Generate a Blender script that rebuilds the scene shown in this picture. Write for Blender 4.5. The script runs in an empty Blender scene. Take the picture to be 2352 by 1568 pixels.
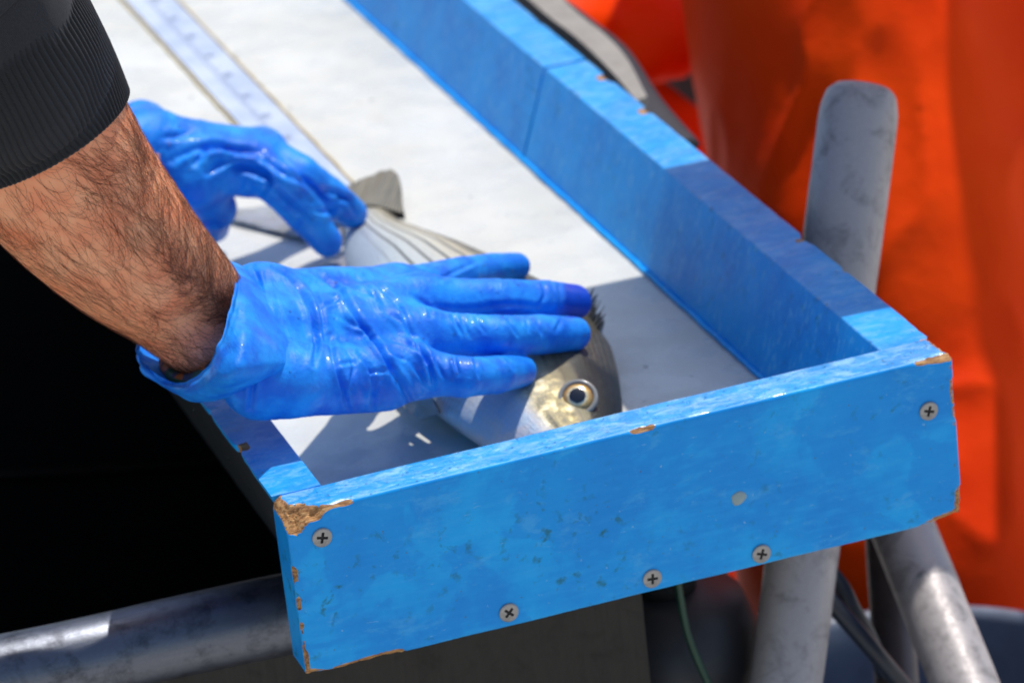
import bpy, math, random
import numpy as np
import openvdb
from mathutils import Vector, Matrix

random.seed(7); rng = np.random.default_rng(7)
SC = bpy.context.scene; COL = SC.collection
CM = 0.01                                    # everything below is modelled in centimetres

# ------------------------------------------------------------------ camera
AZ, PIT, ROL, FPX = 0.289, 0.398, -0.112, 9478.0
CAM = np.array([-42.094, -185.038, 87.741])
def cam_basis():
    v = np.array([math.sin(AZ)*math.cos(PIT), math.cos(AZ)*math.cos(PIT), -math.sin(PIT)])
    r = np.cross(v, [0, 0, 1]); r /= np.linalg.norm(r); u = np.cross(r, v)
    return r*math.cos(ROL)+u*math.sin(ROL), -r*math.sin(ROL)+u*math.cos(ROL), v
CR, CU, CV = cam_basis()
cd = bpy.data.cameras.new('camera'); cam = bpy.data.objects.new('camera', cd); COL.objects.link(cam)
cam.matrix_world = Matrix([[CR[i], CU[i], -CV[i], CAM[i]*CM] for i in range(3)] + [[0, 0, 0, 1]])
cd.sensor_width = 36; cd.lens = FPX/2352*36; cd.clip_start = 0.05; cd.clip_end = 900
cd.dof.use_dof = True; cd.dof.focus_distance = 2.02; cd.dof.aperture_fstop = 11; cd.dof.aperture_blades = 9
SC.camera = cam

# ------------------------------------------------------------------ world, sun, exposure
SUN = np.array([0.31, 0.23, 1.0]); SUN /= np.linalg.norm(SUN)
world = bpy.data.worlds.new('World'); SC.world = world; world.use_nodes = True
wn = world.node_tree; bg = wn.nodes['Background']
sky = wn.nodes.new('ShaderNodeTexSky'); sky.sky_type = 'NISHITA'; sky.sun_disc = False
sky.sun_elevation = math.asin(SUN[2]); sky.sun_rotation = math.atan2(SUN[0], SUN[1])
sky.air_density = 1.0; sky.dust_density = 1.2; sky.ozone_density = 1.5
wn.links.new(sky.outputs[0], bg.inputs[0]); bg.inputs[1].default_value = 0.14
sd = bpy.data.lights.new('sun', 'SUN'); sd.energy = 3.6; sd.angle = math.radians(0.53); sd.color = (1, .965, .9)
so = bpy.data.objects.new('sun', sd); COL.objects.link(so)
so.rotation_euler = Vector(SUN).to_track_quat('Z', 'Y').to_euler(); so.location = (0, 0, 5)
SC.view_settings.view_transform = 'Standard'; SC.view_settings.look = 'None'
SC.view_settings.exposure = 0.16; SC.view_settings.gamma = 1
SC.cycles.use_denoising = True; SC.cycles.max_bounces = 8; SC.cycles.sample_clamp_indirect = 6
SC.cycles.caustics_reflective = False; SC.cycles.caustics_refractive = False

# ------------------------------------------------------------------ helpers
def at(px, py, ax, val):
    """world point (cm) where the sight line of photo pixel (px,py), on a 2352 wide copy, meets a plane"""
    d = CV+CR*(px-1176)/FPX-CU*(py-784)/FPX
    i = 'xyz'.index(ax); return CAM+d*((val-CAM[i])/d[i])
def Z(px, py, z): return at(px, py, 'z', z)
def proj(P):
    d = np.asarray(P, float)-CAM; z = d@CV
    return 1176+FPX*(d@CR)/z, 784-FPX*(d@CU)/z

def h3(ix, iy, iz, s=0):
    n = (ix*374761393+iy*668265263+iz*2147483647+s*1274126177) & 0xffffffff
    n = ((n ^ (n >> 13))*1274126177) & 0xffffffff
    return ((n ^ (n >> 16)) & 0xffff)/65535.0
def vnoise(P, f=1.0, seed=0):
    P = np.asarray(P, float)*f; i = np.floor(P).astype(np.int64); t = P-i; t = t*t*(3-2*t)
    r = 0
    for dx in (0, 1):
        for dy in (0, 1):
            for dz in (0, 1):
                w = (t[..., 0] if dx else 1-t[..., 0])*(t[..., 1] if dy else 1-t[..., 1])*(t[..., 2] if dz else 1-t[..., 2])
                r = r+w*h3(i[..., 0]+dx, i[..., 1]+dy, i[..., 2]+dz, seed)
    return r*2-1
def fbm(P, f=1.0, o=3, seed=0):
    r = 0; a = 1; s = 0
    for k in range(o): r = r+a*vnoise(P, f*2**k, seed+k*7); s += a; a *= .5
    return r/s
def ss(a, b, x):
    t = np.clip((x-a)/(b-a), 0, 1); return t*t*(3-2*t)

ORI = {}
def tag(o, label=None, cat=None, group=None, kind=None):
    for k, v in (('label', label), ('category', cat), ('group', group), ('kind', kind)):
        if v: o[k] = v
    return o
def empty(name, loc, label, cat, group=None):
    o = bpy.data.objects.new(name, None); COL.objects.link(o); o.location = [c*CM for c in loc]
    o.empty_display_size = .02; ORI[o] = np.array(loc, float); return tag(o, label, cat, group)
def mesh(name, V, F, mat, parent=None, smooth=True, attrs=None, origin=None, label=None, kind=None, mats=None, fmat=None):
    V = np.asarray(V, float)
    if origin is None: origin = ORI[parent] if parent is not None else (V.min(0)+V.max(0))/2
    origin = np.array(origin, float)
    me = bpy.data.meshes.new(name)
    L = (V-origin)*CM
    if isinstance(F, np.ndarray):
        n = F.shape[1]; me.vertices.add(len(L)); me.vertices.foreach_set('co', L.ravel())
        me.loops.add(F.size); me.loops.foreach_set('vertex_index', F.ravel().astype(np.int32))
        me.polygons.add(len(F)); me.polygons.foreach_set('loop_start', np.arange(0, F.size, n, dtype=np.int32))
        me.polygons.foreach_set('loop_total', np.full(len(F), n, np.int32))
        me.update(calc_edges=True); me.validate()
    else:
        me.from_pydata(L.tolist(), [], F)
    me.polygons.foreach_set('use_smooth', [smooth]*len(me.polygons))
    for k, a in (attrs or {}).items():
        a = np.asarray(a, float)
        if a.ndim == 1:
            at_ = me.attributes.new(k, 'FLOAT', 'POINT'); at_.data.foreach_set('value', a)
        else:
            at_ = me.attributes.new(k, 'FLOAT_VECTOR', 'POINT'); at_.data.foreach_set('vector', a.ravel())
    for m in (mats or [mat]): me.materials.append(m)
    if fmat is not None: me.polygons.foreach_set('material_index', fmat)
    o = bpy.data.objects.new(name, me); COL.objects.link(o)
    if parent is not None:
        o.parent = parent; o.location = [0, 0, 0] if np.allclose(origin, ORI[parent]) else [c*CM for c in origin-ORI[parent]]
    else: o.location = [c*CM for c in origin]
    ORI[o] = origin
    return tag(o, label=label, kind=kind)

def grid_faces(n, m, closed=True, off=0):
    """n rings of m points"""
    i = np.arange(n-1)[:, None]; j = np.arange(m if closed else m-1)[None, :]
    a = i*m+j; b = i*m+(j+1) % m
    return np.stack([a, b, b+m, a+m], -1).reshape(-1, 4)+off
def catmull(P, n, closed=False):
    P = np.asarray(P, float); N = len(P)
    s = np.linspace(0, N if closed else N-1, n, endpoint=not closed); i = np.floor(s).astype(int)
    if not closed: i = np.minimum(i, N-2)
    t = (s-i)[:, None]
    g = (lambda k: P[k % N]) if closed else (lambda k: np.where(((k < 0) | (k > N-1))[:, None], 2*P[np.clip(k, 0, N-1)]-P[np.clip(2*np.clip(k, 0, N-1)-k, 0, N-1)], P[np.clip(k, 0, N-1)]))
    a, b, c, d = g(i-1), g(i), g(i+1), g(i+2)
    return .5*((2*b)+(-a+c)*t+(2*a-5*b+4*c-d)*t*t+(-a+3*b-3*c+d)*t**3)
def tube(path, rad, m=24, ref=None, sect=None, cap=True, n=None, rfun=None):
    P = catmull(path, n or len(path)*4); N = len(P)
    rad = np.interp(np.linspace(0, 1, N), np.linspace(0, 1, len(np.atleast_1d(rad))), np.atleast_1d(rad)) if np.ndim(rad) else np.full(N, rad)
    T = np.gradient(P, axis=0); T /= np.linalg.norm(T, axis=1)[:, None]
    ref = np.array([0, 0, 1.] if ref is None else ref, float)
    A = np.cross(T, ref); A /= np.linalg.norm(A, axis=1)[:, None]; B = np.cross(T, A)
    th = np.linspace(0, 2*np.pi, m, endpoint=False)
    sx, sy = (np.cos(th), np.sin(th)) if sect is None else sect(th)
    V = P[:, None]+rad[:, None, None]*(A[:, None]*sx[None, :, None]+B[:, None]*sy[None, :, None])
    if rfun is not None: V = rfun(V, P, th)
    V = V.reshape(-1, 3); F = grid_faces(N, m).tolist()
    if cap:
        F.append(list(range(m))[::-1]); F.append([(N-1)*m+k for k in range(m)])
    return V, F
def joined(parts):
    V = []; F = []; o = 0
    for v, f in parts:
        V.append(v); F += [[k+o for k in q] for q in (f.tolist() if isinstance(f, np.ndarray) else f)]; o += len(v)
    return np.concatenate(V), F
def box(lo, hi, bev=0.0):
    lo = np.array(lo, float); hi = np.array(hi, float)
    V = np.array([[(lo, hi)[a][0], (lo, hi)[b][1], (lo, hi)[c][2]] for c in (0, 1) for b in (0, 1) for a in (0, 1)])
    return V, [[0, 2, 3, 1], [4, 5, 7, 6], [0, 1, 5, 4], [2, 6, 7, 3], [0, 4, 6, 2], [1, 3, 7, 5]]
def grid_box(lo, hi, st):
    """a closed box surface split into quads about st wide; returns verts, faces"""
    lo = np.array(lo, float); hi = np.array(hi, float); n = np.maximum(1, np.round((hi-lo)/st).astype(int))
    idx = {}; V = []; F = []
    def vid(k):
        if k not in idx: idx[k] = len(V); V.append(lo+(hi-lo)*np.array(k)/n)
        return idx[k]
    for ax in range(3):
        b, c = [(1, 2), (2, 0), (0, 1)][ax]
        for side in (0, n[ax]):
            for i in range(n[b]):
                for j in range(n[c]):
                    q = []
                    for di, dj in ((0, 0), (1, 0), (1, 1), (0, 1)):
                        k = [0, 0, 0]; k[ax] = int(side); k[b] = i+di; k[c] = j+dj; q.append(vid(tuple(k)))
                    F.append(q if side else q[::-1])
    return np.array(V), np.array(F)
def chip_box(lo, hi, st, chip):
    """grid box whose edges are bevelled and chipped: chip(P, ax1, s1, ax2, s2) gives the cut at every point"""
    V, F = grid_box(lo, hi, st); lo = np.array(lo, float); hi = np.array(hi, float); P = V.copy(); bare = np.zeros(len(V))
    for a, b in ((0, 1), (1, 2), (0, 2)):
        for sa in (0, 1):
            for sb in (0, 1):
                da = (P[:, a]-lo[a]) if sa == 0 else (hi[a]-P[:, a]); db = (P[:, b]-lo[b]) if sb == 0 else (hi[b]-P[:, b])
                c = chip(V, a, sa, b, sb); m = (da+db) < c
                k = np.where(m, (c-da-db)/2, 0)
                P[:, a] += k*(1 if sa == 0 else -1); P[:, b] += k*(1 if sb == 0 else -1)
                bare = np.maximum(bare, np.where(c > .16, ss(-.05, .12, (c-da-db)), 0))
    return P, F, bare

# ---- implicit surfaces
class Sdf:
    def __init__(s, lo, hi, vox):
        s.lo = np.array(lo, float); s.vox = vox; s.n = np.ceil((np.array(hi)-s.lo)/vox).astype(int)+1
        s.g = np.full(s.n, 3.0, np.float32)
    def _sub(s, lo, hi):
        a = np.clip(np.floor((lo-s.lo)/s.vox).astype(int), 0, s.n); b = np.clip(np.ceil((hi-s.lo)/s.vox).astype(int)+1, 0, s.n)
        ax = [s.lo[i]+s.vox*np.arange(a[i], b[i]) for i in range(3)]
        return tuple(slice(a[i], b[i]) for i in range(3)), ax
    def cone(s, a, b, ra, rb, k=.5, flat=None):
        """capsule from a to b; flat=(dir, factor) squeezes it along dir"""
        a = np.array(a, float); b = np.array(b, float); R = max(ra, rb)+1.2+k
        sl, ax = s._sub(np.minimum(a, b)-R, np.maximum(a, b)+R)
        X, Y, W = np.meshgrid(*ax, indexing='ij', sparse=True)
        px, py, pz = X-a[0], Y-a[1], W-a[2]; d = b-a; L = max(d@d, 1e-6)
        t = np.clip((px*d[0]+py*d[1]+pz*d[2])/L, 0, 1)
        qx, qy, qz = px-t*d[0], py-t*d[1], pz-t*d[2]
        if flat is not None:
            n, f = flat; dn = (qx*n[0]+qy*n[1]+qz*n[2]); q = np.sqrt(qx*qx+qy*qy+qz*qz+dn*dn*(1/f**2-1))
        else: q = np.sqrt(qx*qx+qy*qy+qz*qz)
        D = (q-(ra+t*(rb-ra))).astype(np.float32); g = s.g[sl]
        if k > 0:
            h = np.clip(.5+.5*(g-D)/k, 0, 1); s.g[sl] = g+(D-g)*h-k*h*(1-h)
        else: s.g[sl] = np.minimum(g, D)
    def chain(s, pts, rs, k=.3, flat=None):
        for i in range(len(pts)-1): s.cone(pts[i], pts[i+1], rs[i], rs[i+1], k, flat)
    def mesh(s):
        g = openvdb.FloatGrid(3.0); g.copyFromArray(s.g); g.transform = openvdb.createLinearTransform(s.vox)
        g.gridClass = openvdb.GridClass.LEVEL_SET
        P, Q = g.convertToQuads(0.0)
        P = np.array(P, float)+s.lo; Q = np.array(Q).astype(np.int64)
        return P, Q
def normals(V, F):
    a, b, c, d = (V[F[:, i]] for i in range(4)); n = np.cross(c-a, d-b); N = np.zeros_like(V)
    for i in range(4): np.add.at(N, F[:, i], n)
    return N/np.maximum(np.linalg.norm(N, axis=1), 1e-9)[:, None]
def outward(V, F):
    a, b, c, d = (V[F[:, i]] for i in range(4)); n = np.cross(c-a, d-b); ctr = (a+c)/2
    vol = (ctr*n).sum()
    return F if vol > 0 else F[:, ::-1]
def relax(V, F, it=2, k=.5):
    for _ in range(it):
        S = np.zeros_like(V); c = np.zeros(len(V))
        for i in range(4):
            for j in (1, 3):
                np.add.at(S, F[:, i], V[F[:, (i+j) % 4]]); np.add.at(c, F[:, i], 1)
        V = V+(S/np.maximum(c, 1)[:, None]-V)*k
    return V
def subdiv(V, F):
    E = np.concatenate([np.sort(F[:, [i, (i+1) % 4]], 1) for i in range(4)]); key = E[:, 0]*len(V)+E[:, 1]
    u, inv = np.unique(key, return_inverse=True); e0, e1 = u//len(V), u % len(V)
    n = len(V); M = (V[e0]+V[e1])/2; Cc = V[F].mean(1); m = len(F)
    ei = inv.reshape(4, m)+n; ci = np.arange(m)+n+len(M)
    Q = np.concatenate([np.stack([F[:, i], ei[i], ci, ei[(i+3) % 4]], 1) for i in range(4)])
    return np.concatenate([V, M, Cc]), Q
def stroke_field(V, N, strokes, w, facing=.05):
    """signed height from crease polylines drawn on the side that faces the photographer"""
    x, y = proj(V); f = N@(-CV); H = np.zeros(len(V))
    for s in strokes:
        pts = np.array(s[0], float); amp = s[1]; ww = s[2] if len(s) > 2 else w; best = np.full(len(V), 1e9); side = np.zeros(len(V)); pos = np.zeros(len(V))
        pts = catmull(pts, max(4, len(pts)*4))
        lo = pts.min(0)-6*ww; hi = pts.max(0)+6*ww
        m = np.where((x > lo[0]) & (x < hi[0]) & (y > lo[1]) & (y < hi[1]) & (f > facing))[0]
        if not len(m): continue
        q = np.stack([x[m], y[m]], 1); bd = best[m]; sd_ = side[m]; ps = pos[m]
        for k in range(len(pts)-1):
            a, b = pts[k], pts[k+1]; d = b-a; t = np.clip(((q-a)@d)/max(d@d, 1e-9), 0, 1); r = q-(a+t[:, None]*d)
            dd = np.hypot(r[:, 0], r[:, 1]); u = dd < bd
            bd = np.where(u, dd, bd); sd_ = np.where(u, np.sign(d[0]*r[:, 1]-d[1]*r[:, 0])*dd, sd_); ps = np.where(u, (k+t)/(len(pts)-1), ps)
        env = np.sin(np.pi*np.clip(ps, .02, .98))**.5*ss(0, .35, f[m])
        prof = -np.exp(-(sd_/ww)**2)+.75*np.exp(-((sd_-1.7*ww)/(1.1*ww))**2)+.35*np.exp(-((sd_+1.9*ww)/(1.3*ww))**2)
        H[m] += amp*prof*env
    return H

# ------------------------------------------------------------------ materials
class NT:
    def __init__(s, name):
        s.m = bpy.data.materials.new(name); s.m.use_nodes = True; s.t = s.m.node_tree; s.b = s.t.nodes['Principled BSDF']
        s.tc = None
    def n(s, ty, **kw):
        o = s.t.nodes.new(ty)
        for k, v in kw.items():
            if k.startswith('i_'):
                key = k[2:]; key = int(key) if key.isdigit() else key.replace('_', ' ')
                o.inputs[key].default_value = v
            else: setattr(o, k, v)
        return o
    def l(s, a, b): s.t.links.new(a, b)
    def coord(s, sc=(1, 1, 1), rot=(0, 0, 0), off=(0, 0, 0)):
        tc = s.n('ShaderNodeTexCoord'); mp = s.n('ShaderNodeMapping'); mp.inputs['Scale'].default_value = [100*c for c in sc]
        mp.inputs['Rotation'].default_value = rot; mp.inputs['Location'].default_value = off; s.l(tc.outputs['Object'], mp.inputs[0]); return mp.outputs[0]
    def attr(s, name): return s.n('ShaderNodeAttribute', attribute_name=name)
    def noise(s, vec, scale, detail=4, rough=.55, dist=0):
        o = s.n('ShaderNodeTexNoise'); o.inputs['Scale'].default_value = scale; o.inputs['Detail'].default_value = detail
        o.inputs['Roughness'].default_value = rough; o.inputs['Distortion'].default_value = dist; s.l(vec, o.inputs['Vector']); return o.outputs['Fac']
    def ramp(s, fac, stops):
        o = s.n('ShaderNodeValToRGB'); e = o.color_ramp.elements
        while len(e) < len(stops): e.new(.5)
        for k, (p, c) in enumerate(stops): e[k].position = p; e[k].color = (c, c, c, 1) if np.isscalar(c) else tuple(c)+(1,)
        s.l(fac, o.inputs[0]); return o.outputs[0]
    def mix(s, fac, a, b, blend='MIX'):
        o = s.n('ShaderNodeMix', data_type='RGBA', blend_type=blend)
        for v, i in ((fac, 0), (a, 6), (b, 7)):
            if hasattr(v, 'is_linked'): s.l(v, o.inputs[i])
            else: o.inputs[i].default_value = v if np.isscalar(v) else tuple(v)+((1,) if len(v) == 3 else ())
        return o.outputs[2]
    def math(s, op, a, b=None, c=None):
        o = s.n('ShaderNodeMath', operation=op)
        for i, v in enumerate((a, b, c)):
            if v is None: continue
            if hasattr(v, 'is_linked'): s.l(v, o.inputs[i])
            else: o.inputs[i].default_value = v
        return o.outputs[0]
    def bump(s, h, strength=.3, dist=.05, prev=None):
        o = s.n('ShaderNodeBump'); o.inputs['Strength'].default_value = strength; o.inputs['Distance'].default_value = dist*CM
        s.l(h, o.inputs['Height'])
        if prev is not None: s.l(prev, o.inputs['Normal'])
        return o.outputs[0]
    def set(s, **kw):
        for k, v in kw.items():
            i = s.b.inputs[k.replace('_', ' ')]
            if hasattr(v, 'is_linked'): s.l(v, i)
            else: i.default_value = v if np.isscalar(v) else tuple(v)+((1,) if i.type == 'RGBA' and len(v) == 3 else ())
        return s
def simple(name, col, rough=.5, **kw):
    t = NT(name); t.set(Base_Color=col, Roughness=rough, **kw)
    v = t.coord(); n = t.noise(v, .8, 5); t.set(Base_Color=t.mix(t.ramp(n, [(.3, 0), (.75, 1)]), [c*.75 for c in col], col))
    t.set(Normal=t.bump(t.noise(v, 9, 3), .15, .02)); return t.m

def mat_paint(name, wet=.5, dirt=.5, base=(.008, .30, .76), dark=(.006, .20, .60), spec=.3, flake=0.0, drip=False, patchy=False, worn=0):
    t = NT(name); v = t.coord(); col = t.mix(t.ramp(t.noise(v, .22, 5, .6), [(.35, 0), (.7, 1)]), dark, base)
    # brushed on paint: fine streaks along the board
    st = t.noise(t.coord((.35, 2.2, 2.2)), 1.6, 5, .6)
    col = t.mix(t.math('MULTIPLY', t.ramp(st, [(.45, 0), (.75, 1)]), .34), col, (.04, .46, .90))
    if patchy:
        pm = t.ramp(t.noise(t.coord((.8, 1, 1), off=(6, 3, 12)), .17, 5, .6, .5), [(.50, 0), (.53, 1)]); col = t.mix(t.math('MULTIPLY', pm, .55), col, dark)
        lt = t.ramp(t.noise(t.coord((.7, 1, 1.4), off=(31, 3, 2)), .5, 6, .75, .4), [(.56, 0), (.66, 1)]); col = t.mix(t.math('MULTIPLY', lt, .30), col, (.12, .50, .86))
        sc_ = t.ramp(t.noise(t.coord((.5, 1, 5), (0, .5, 0), off=(3, 31, 5)), 2.2, 3, .6), [(.70, 0), (.73, 1)]); col = t.mix(t.math('MULTIPLY', sc_, .5), col, (.30, .60, .85))
    # green brown grime in small soft specks, gathered in patches
    patch = t.ramp(t.noise(t.coord(off=(3, 1, 7)), .16, 3), [(.45, 0), (.62, 1)])
    sp = t.ramp(t.noise(v, 1.25, 5, .62, .3), [(.57, 0), (.68, 1)])
    g = t.math('MULTIPLY', t.math('MULTIPLY', patch, sp), dirt)
    col = t.mix(g, col, (.015, .15, .17))
    sp2 = t.ramp(t.noise(t.coord(off=(11, 4, 2)), 4.6, 2, .5), [(.745, 0), (.77, 1)])
    col = t.mix(t.math('MULTIPLY', sp2, .7*min(1, dirt*1.2)), col, (.12, .10, .06))
    sp3 = t.ramp(t.noise(t.coord(off=(1, 14, 9)), 3.9, 2, .5), [(.755, 0), (.775, 1)])
    col = t.mix(t.math('MULTIPLY', sp3, .5), col, (.35, .6, .8))
    if drip:
        dr = t.ramp(t.noise(t.coord((1.6, 1.6, .16)), 2.0, 4, .6, .3), [(.57, 0), (.64, 1)]); col = t.mix(t.math('MULTIPLY', dr, .6), col, (.14, .54, .86))
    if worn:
        worn_sheen = t.ramp(t.noise(t.coord((.45, 1.0, 1), off=(12, 5, 3)), 1.5, 6, .75, .6), [(.47, 0), (.60, 1)]); col = t.mix(t.math('MULTIPLY', worn_sheen, worn), col, (.34, .62, .88))  # pale worn paint, with the white sky sheen of wet tops painted in
    # bare wood where the edges are chipped
    at_ = t.attr('bare'); wv = t.coord((.5, 3.5, 3.5)); wn_ = t.noise(wv, 2.2, 6, .65)
    wood = t.ramp(wn_, [(.32, (.10, .045, .02)), (.48, (.42, .20, .075)), (.62, (.62, .36, .15)), (.8, (.72, .50, .28))])
    bm = t.math('ADD', at_.outputs['Fac'], t.math('MULTIPLY', t.math('SUBTRACT', t.noise(v, 3.2, 4), .5), .9)); bm = t.ramp(bm, [(.46, 0), (.54, 1)])
    col = t.mix(bm, col, wood)
    wetm = t.ramp(t.noise(t.coord(off=(5, 5, 1)), .35, 4, .6, .3), [(.48, 0), (.54, 1)])
    r = t.mix(t.math('MULTIPLY', wetm, wet), (.42,)*3, (.10,)*3); r = t.mix(bm, r, (.75,)*3)
    nb = t.bump(t.noise(v, 6, 5, .6), .35, .03); nb = t.bump(st, .25, .03, nb); nb = t.bump(wn_, t.b and .0, .0, nb)
    wb = t.n('ShaderNodeBump'); wb.inputs['Distance'].default_value = .12*CM; t.l(wn_, wb.inputs['Height']); t.l(bm, wb.inputs['Strength']); t.l(nb, wb.inputs['Normal'])
    t.set(Base_Color=col, Roughness=r, Normal=wb.outputs[0]); t.b.inputs['Specular IOR Level'].default_value = spec
    if wet > 0:
        cb = t.bump(t.noise(v, 3.4, 5, .7), .6, .05)
        if flake: cb = t.bump(t.math('MULTIPLY', t.noise(v, 7.5, 4, .75), t.ramp(t.noise(t.coord((.5, 1.2, 1), off=(2, 7, 1)), .75, 4, .6, .5), [(.42, 0), (.56, 1)])), 1.0, flake, cb)
        t.set(Coat_Weight=t.math('MULTIPLY', t.math('SUBTRACT', 1.0, bm), wet), Coat_Roughness=.2, Coat_Normal=cb)
    return t.m
M = {}
M['front'] = mat_paint('blue_paint_front', wet=.0, dirt=.95, base=(.008, .42, .90), dark=(.004, .27, .74), spec=.25, patchy=True)
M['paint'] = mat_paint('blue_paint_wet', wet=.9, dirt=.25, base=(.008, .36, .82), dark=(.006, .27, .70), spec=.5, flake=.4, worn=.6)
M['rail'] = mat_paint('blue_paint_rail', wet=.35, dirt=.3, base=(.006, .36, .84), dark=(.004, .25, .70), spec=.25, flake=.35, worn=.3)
M['wall'] = mat_paint('blue_paint_wall', wet=.10, dirt=.5, base=(.002, .40, .92), dark=(.002, .28, .76), spec=.12, drip=True)
def mat_floor():
    t = NT('tray_floor'); v = t.coord(); c = t.mix(t.ramp(t.noise(v, .12, 5), [(.3, 0), (.7, 1)]), (.56, .545, .48), (.665, .655, .60))
    s = t.ramp(t.noise(t.coord((1, .25, 1)), .5, 5, .7), [(.62, 0), (.8, 1)]); c = t.mix(t.math('MULTIPLY', s, .35), c, (.45, .40, .30))
    sp = t.ramp(t.noise(t.coord(off=(9, 2, 2)), 1.1, 3), [(.73, 0), (.77, 1)]); c = t.mix(t.math('MULTIPLY', sp, .5), c, (.32, .27, .18))
    t.set(Base_Color=c, Roughness=t.ramp(t.noise(v, .4, 4), [(.4, .18), (.6, .45)]), Normal=t.bump(t.noise(v, 1.6, 4), .25, .05)); return t.m
M['floor'] = mat_floor()
def mat_steel(name, col=(.42, .43, .46), rough=(.22, .5), streak=(1, 1, 1), smudge=.5, metal=1.0):
    t = NT(name); v = t.coord(streak); n = t.noise(v, 3.5, 6, .7); w = t.coord(); d = t.ramp(t.noise(w, .5, 6, .7, .4), [(.5, 0), (.68, 1)])
    f = t.noise(t.coord((1, 1, 1)), 9, 4, .7)
    c = t.mix(t.math('MULTIPLY', d, smudge), col, [x*.35 for x in col]); c = t.mix(t.ramp(f, [(.5, 0), (.8, .5)]), c, [min(1, x*1.5) for x in col])
    t.set(Base_Color=c, Metallic=metal, Roughness=t.ramp(n, [(.3, rough[0]), (.7, rough[1])]), Normal=t.bump(n, .25, .02, t.bump(t.noise(w, 1.3, 3), .2, .08))); return t.m
M['steel'] = mat_steel('scratched_steel', (.14, .15, .18), (.30, .52), (.15, 2, 2.5), .8)
M['tank'] = mat_steel('tank_panel', (.035, .034, .032), (.35, .6), (2.5, 2.5, .12), .4, .85)
M['pipe'] = mat_steel('worn_pipe', (.38, .345, .34), (.38, .65), (1, 1, .3), .8, .2)
M['pipe2'] = mat_steel('dull_pipe', (.10, .08, .08), (.35, .6), (1, 1, .3), .5, .3)
M['screw'] = mat_steel('screw_steel', (.34, .33, .32), (.4, .55), (1, 1, 1), .6, .8)
M['slot'] = simple('screw_slot', (.015, .013, .012), .7)
M['black'] = simple('matte_black', (.004, .005, .005), .85)
M['bucket'] = simple('grey_plastic', (.15, .18, .25), .42)
M['darkbucket'] = simple('dark_grey_plastic', (.03, .03, .035), .5)
M['hose'] = simple('navy_hose', (.006, .015, .035), .35)
M['green'] = simple('green_cord', (.01, .06, .035), .4)
M['plank'] = simple('grey_weathered_wood', (.32, .30, .27), .8)
M['strap'] = simple('navy_strap', (.018, .018, .03), .7)
M['brown'] = simple('brown_post', (.16, .10, .06), .6)
M['lanyard'] = simple('white_plug', (.32, .42, .42), .6)
M['concrete'] = simple('pale_concrete', (.58, .55, .50), .85)
M['beard'] = simple('beard', (.05, .03, .02), .9)

def mat_glove():
    t = NT('blue_nitrile'); v = t.coord(); n = t.noise(v, .55, 5, .6)
    c = t.mix(t.ramp(n, [(.38, 0), (.62, 1)]), (.002, .15, .70), (.014, .29, .86))
    thin = t.attr('tight'); c = t.mix(thin.outputs['Fac'], c, (.001, .065, .56))
    w1 = t.noise(v, 2.4, 4, .6, .8); w2 = t.noise(t.coord((2.4, .7, 1.2), (0, 0, .6)), 1.5, 4, .6, .4)
    def crease(vec, sc, seed=0):
        return t.ramp(t.math('ABSOLUTE', t.math('SUBTRACT', t.noise(vec, sc, 3, .55, .5), .5)), [(0, 1), (.035, .35), (.12, 0)])
    c1 = crease(t.coord((1.5, .45, .9), (.2, 0, .5)), 1.0); c2 = crease(t.coord((.6, 1.3, 1.1), (0, .3, -.3), (4, 2, 1)), 1.3)
    nb = t.bump(c1, .28, .05, t.bump(c2, .16, .04, t.bump(w2, .25, .06, t.bump(w1, .2, .03)))); nb = t.bump(t.noise(v, 14, 3), .2, .012, nb)
    t.set(Base_Color=c, Roughness=.5, Normal=nb, Coat_Weight=t.ramp(t.noise(v, .45, 3), [(.50, .0), (.66, .35)]), Coat_Roughness=.12)
    t.b.inputs['Specular IOR Level'].default_value = .28; return t.m
M['glove'] = mat_glove()
def mat_skin():
    t = NT('skin'); v = t.coord(); c = t.mix(t.ramp(t.noise(v, .5, 4), [(.35, 0), (.65, 1)]), (.95, .30, .13), (.99, .43, .215))
    red = t.attr('pink'); c = t.mix(t.math('MULTIPLY', red.outputs['Fac'], .8), c, (.92, .42, .30))
    vo = t.n('ShaderNodeTexVoronoi', feature='DISTANCE_TO_EDGE'); vo.inputs['Scale'].default_value = 7; t.l(v, vo.inputs['Vector'])
    nb = t.bump(t.ramp(vo.outputs['Distance'], [(0, 0), (.15, 1)]), .18, .02, t.bump(t.noise(v, 3, 5), .25, .04))
    t.set(Base_Color=c, Roughness=.5, Normal=nb, Subsurface_Weight=.22, Subsurface_Radius=(1, .35, .18), Subsurface_Scale=.006); return t.m
M['skin'] = mat_skin()
t = NT('arm_hair'); t.set(Base_Color=(.15, .038, .010), Roughness=.45); t.b.inputs['Specular IOR Level'].default_value = .7; M['hair'] = t.m
def mat_fabric(name, col, sc=6, fz=.3):
    t = NT(name); v = t.coord(); wv = t.n('ShaderNodeTexWave', wave_type='BANDS', bands_direction='DIAGONAL'); wv.inputs['Scale'].default_value = sc; wv.inputs['Distortion'].default_value = 1.5; wv.inputs['Detail'].default_value = 2
    t.l(v, wv.inputs['Vector']); n = t.noise(v, 12, 4, .7); c = t.mix(t.ramp(n, [(.35, 0), (.8, 1)]), [x*.6 for x in col], [x*1.7 for x in col])
    t.set(Base_Color=c, Roughness=.95, Normal=t.bump(wv.outputs['Fac'], .5, .03, t.bump(n, .5, .03)), Sheen_Weight=fz, Sheen_Roughness=.5, Sheen_Tint=(.35, .35, .37)); return t.m
M['knit'] = mat_fabric('black_knit', (.012, .012, .013), 9, .2); M['fleece'] = mat_fabric('black_fleece', (.018, .018, .021), 7, .25)
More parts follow.
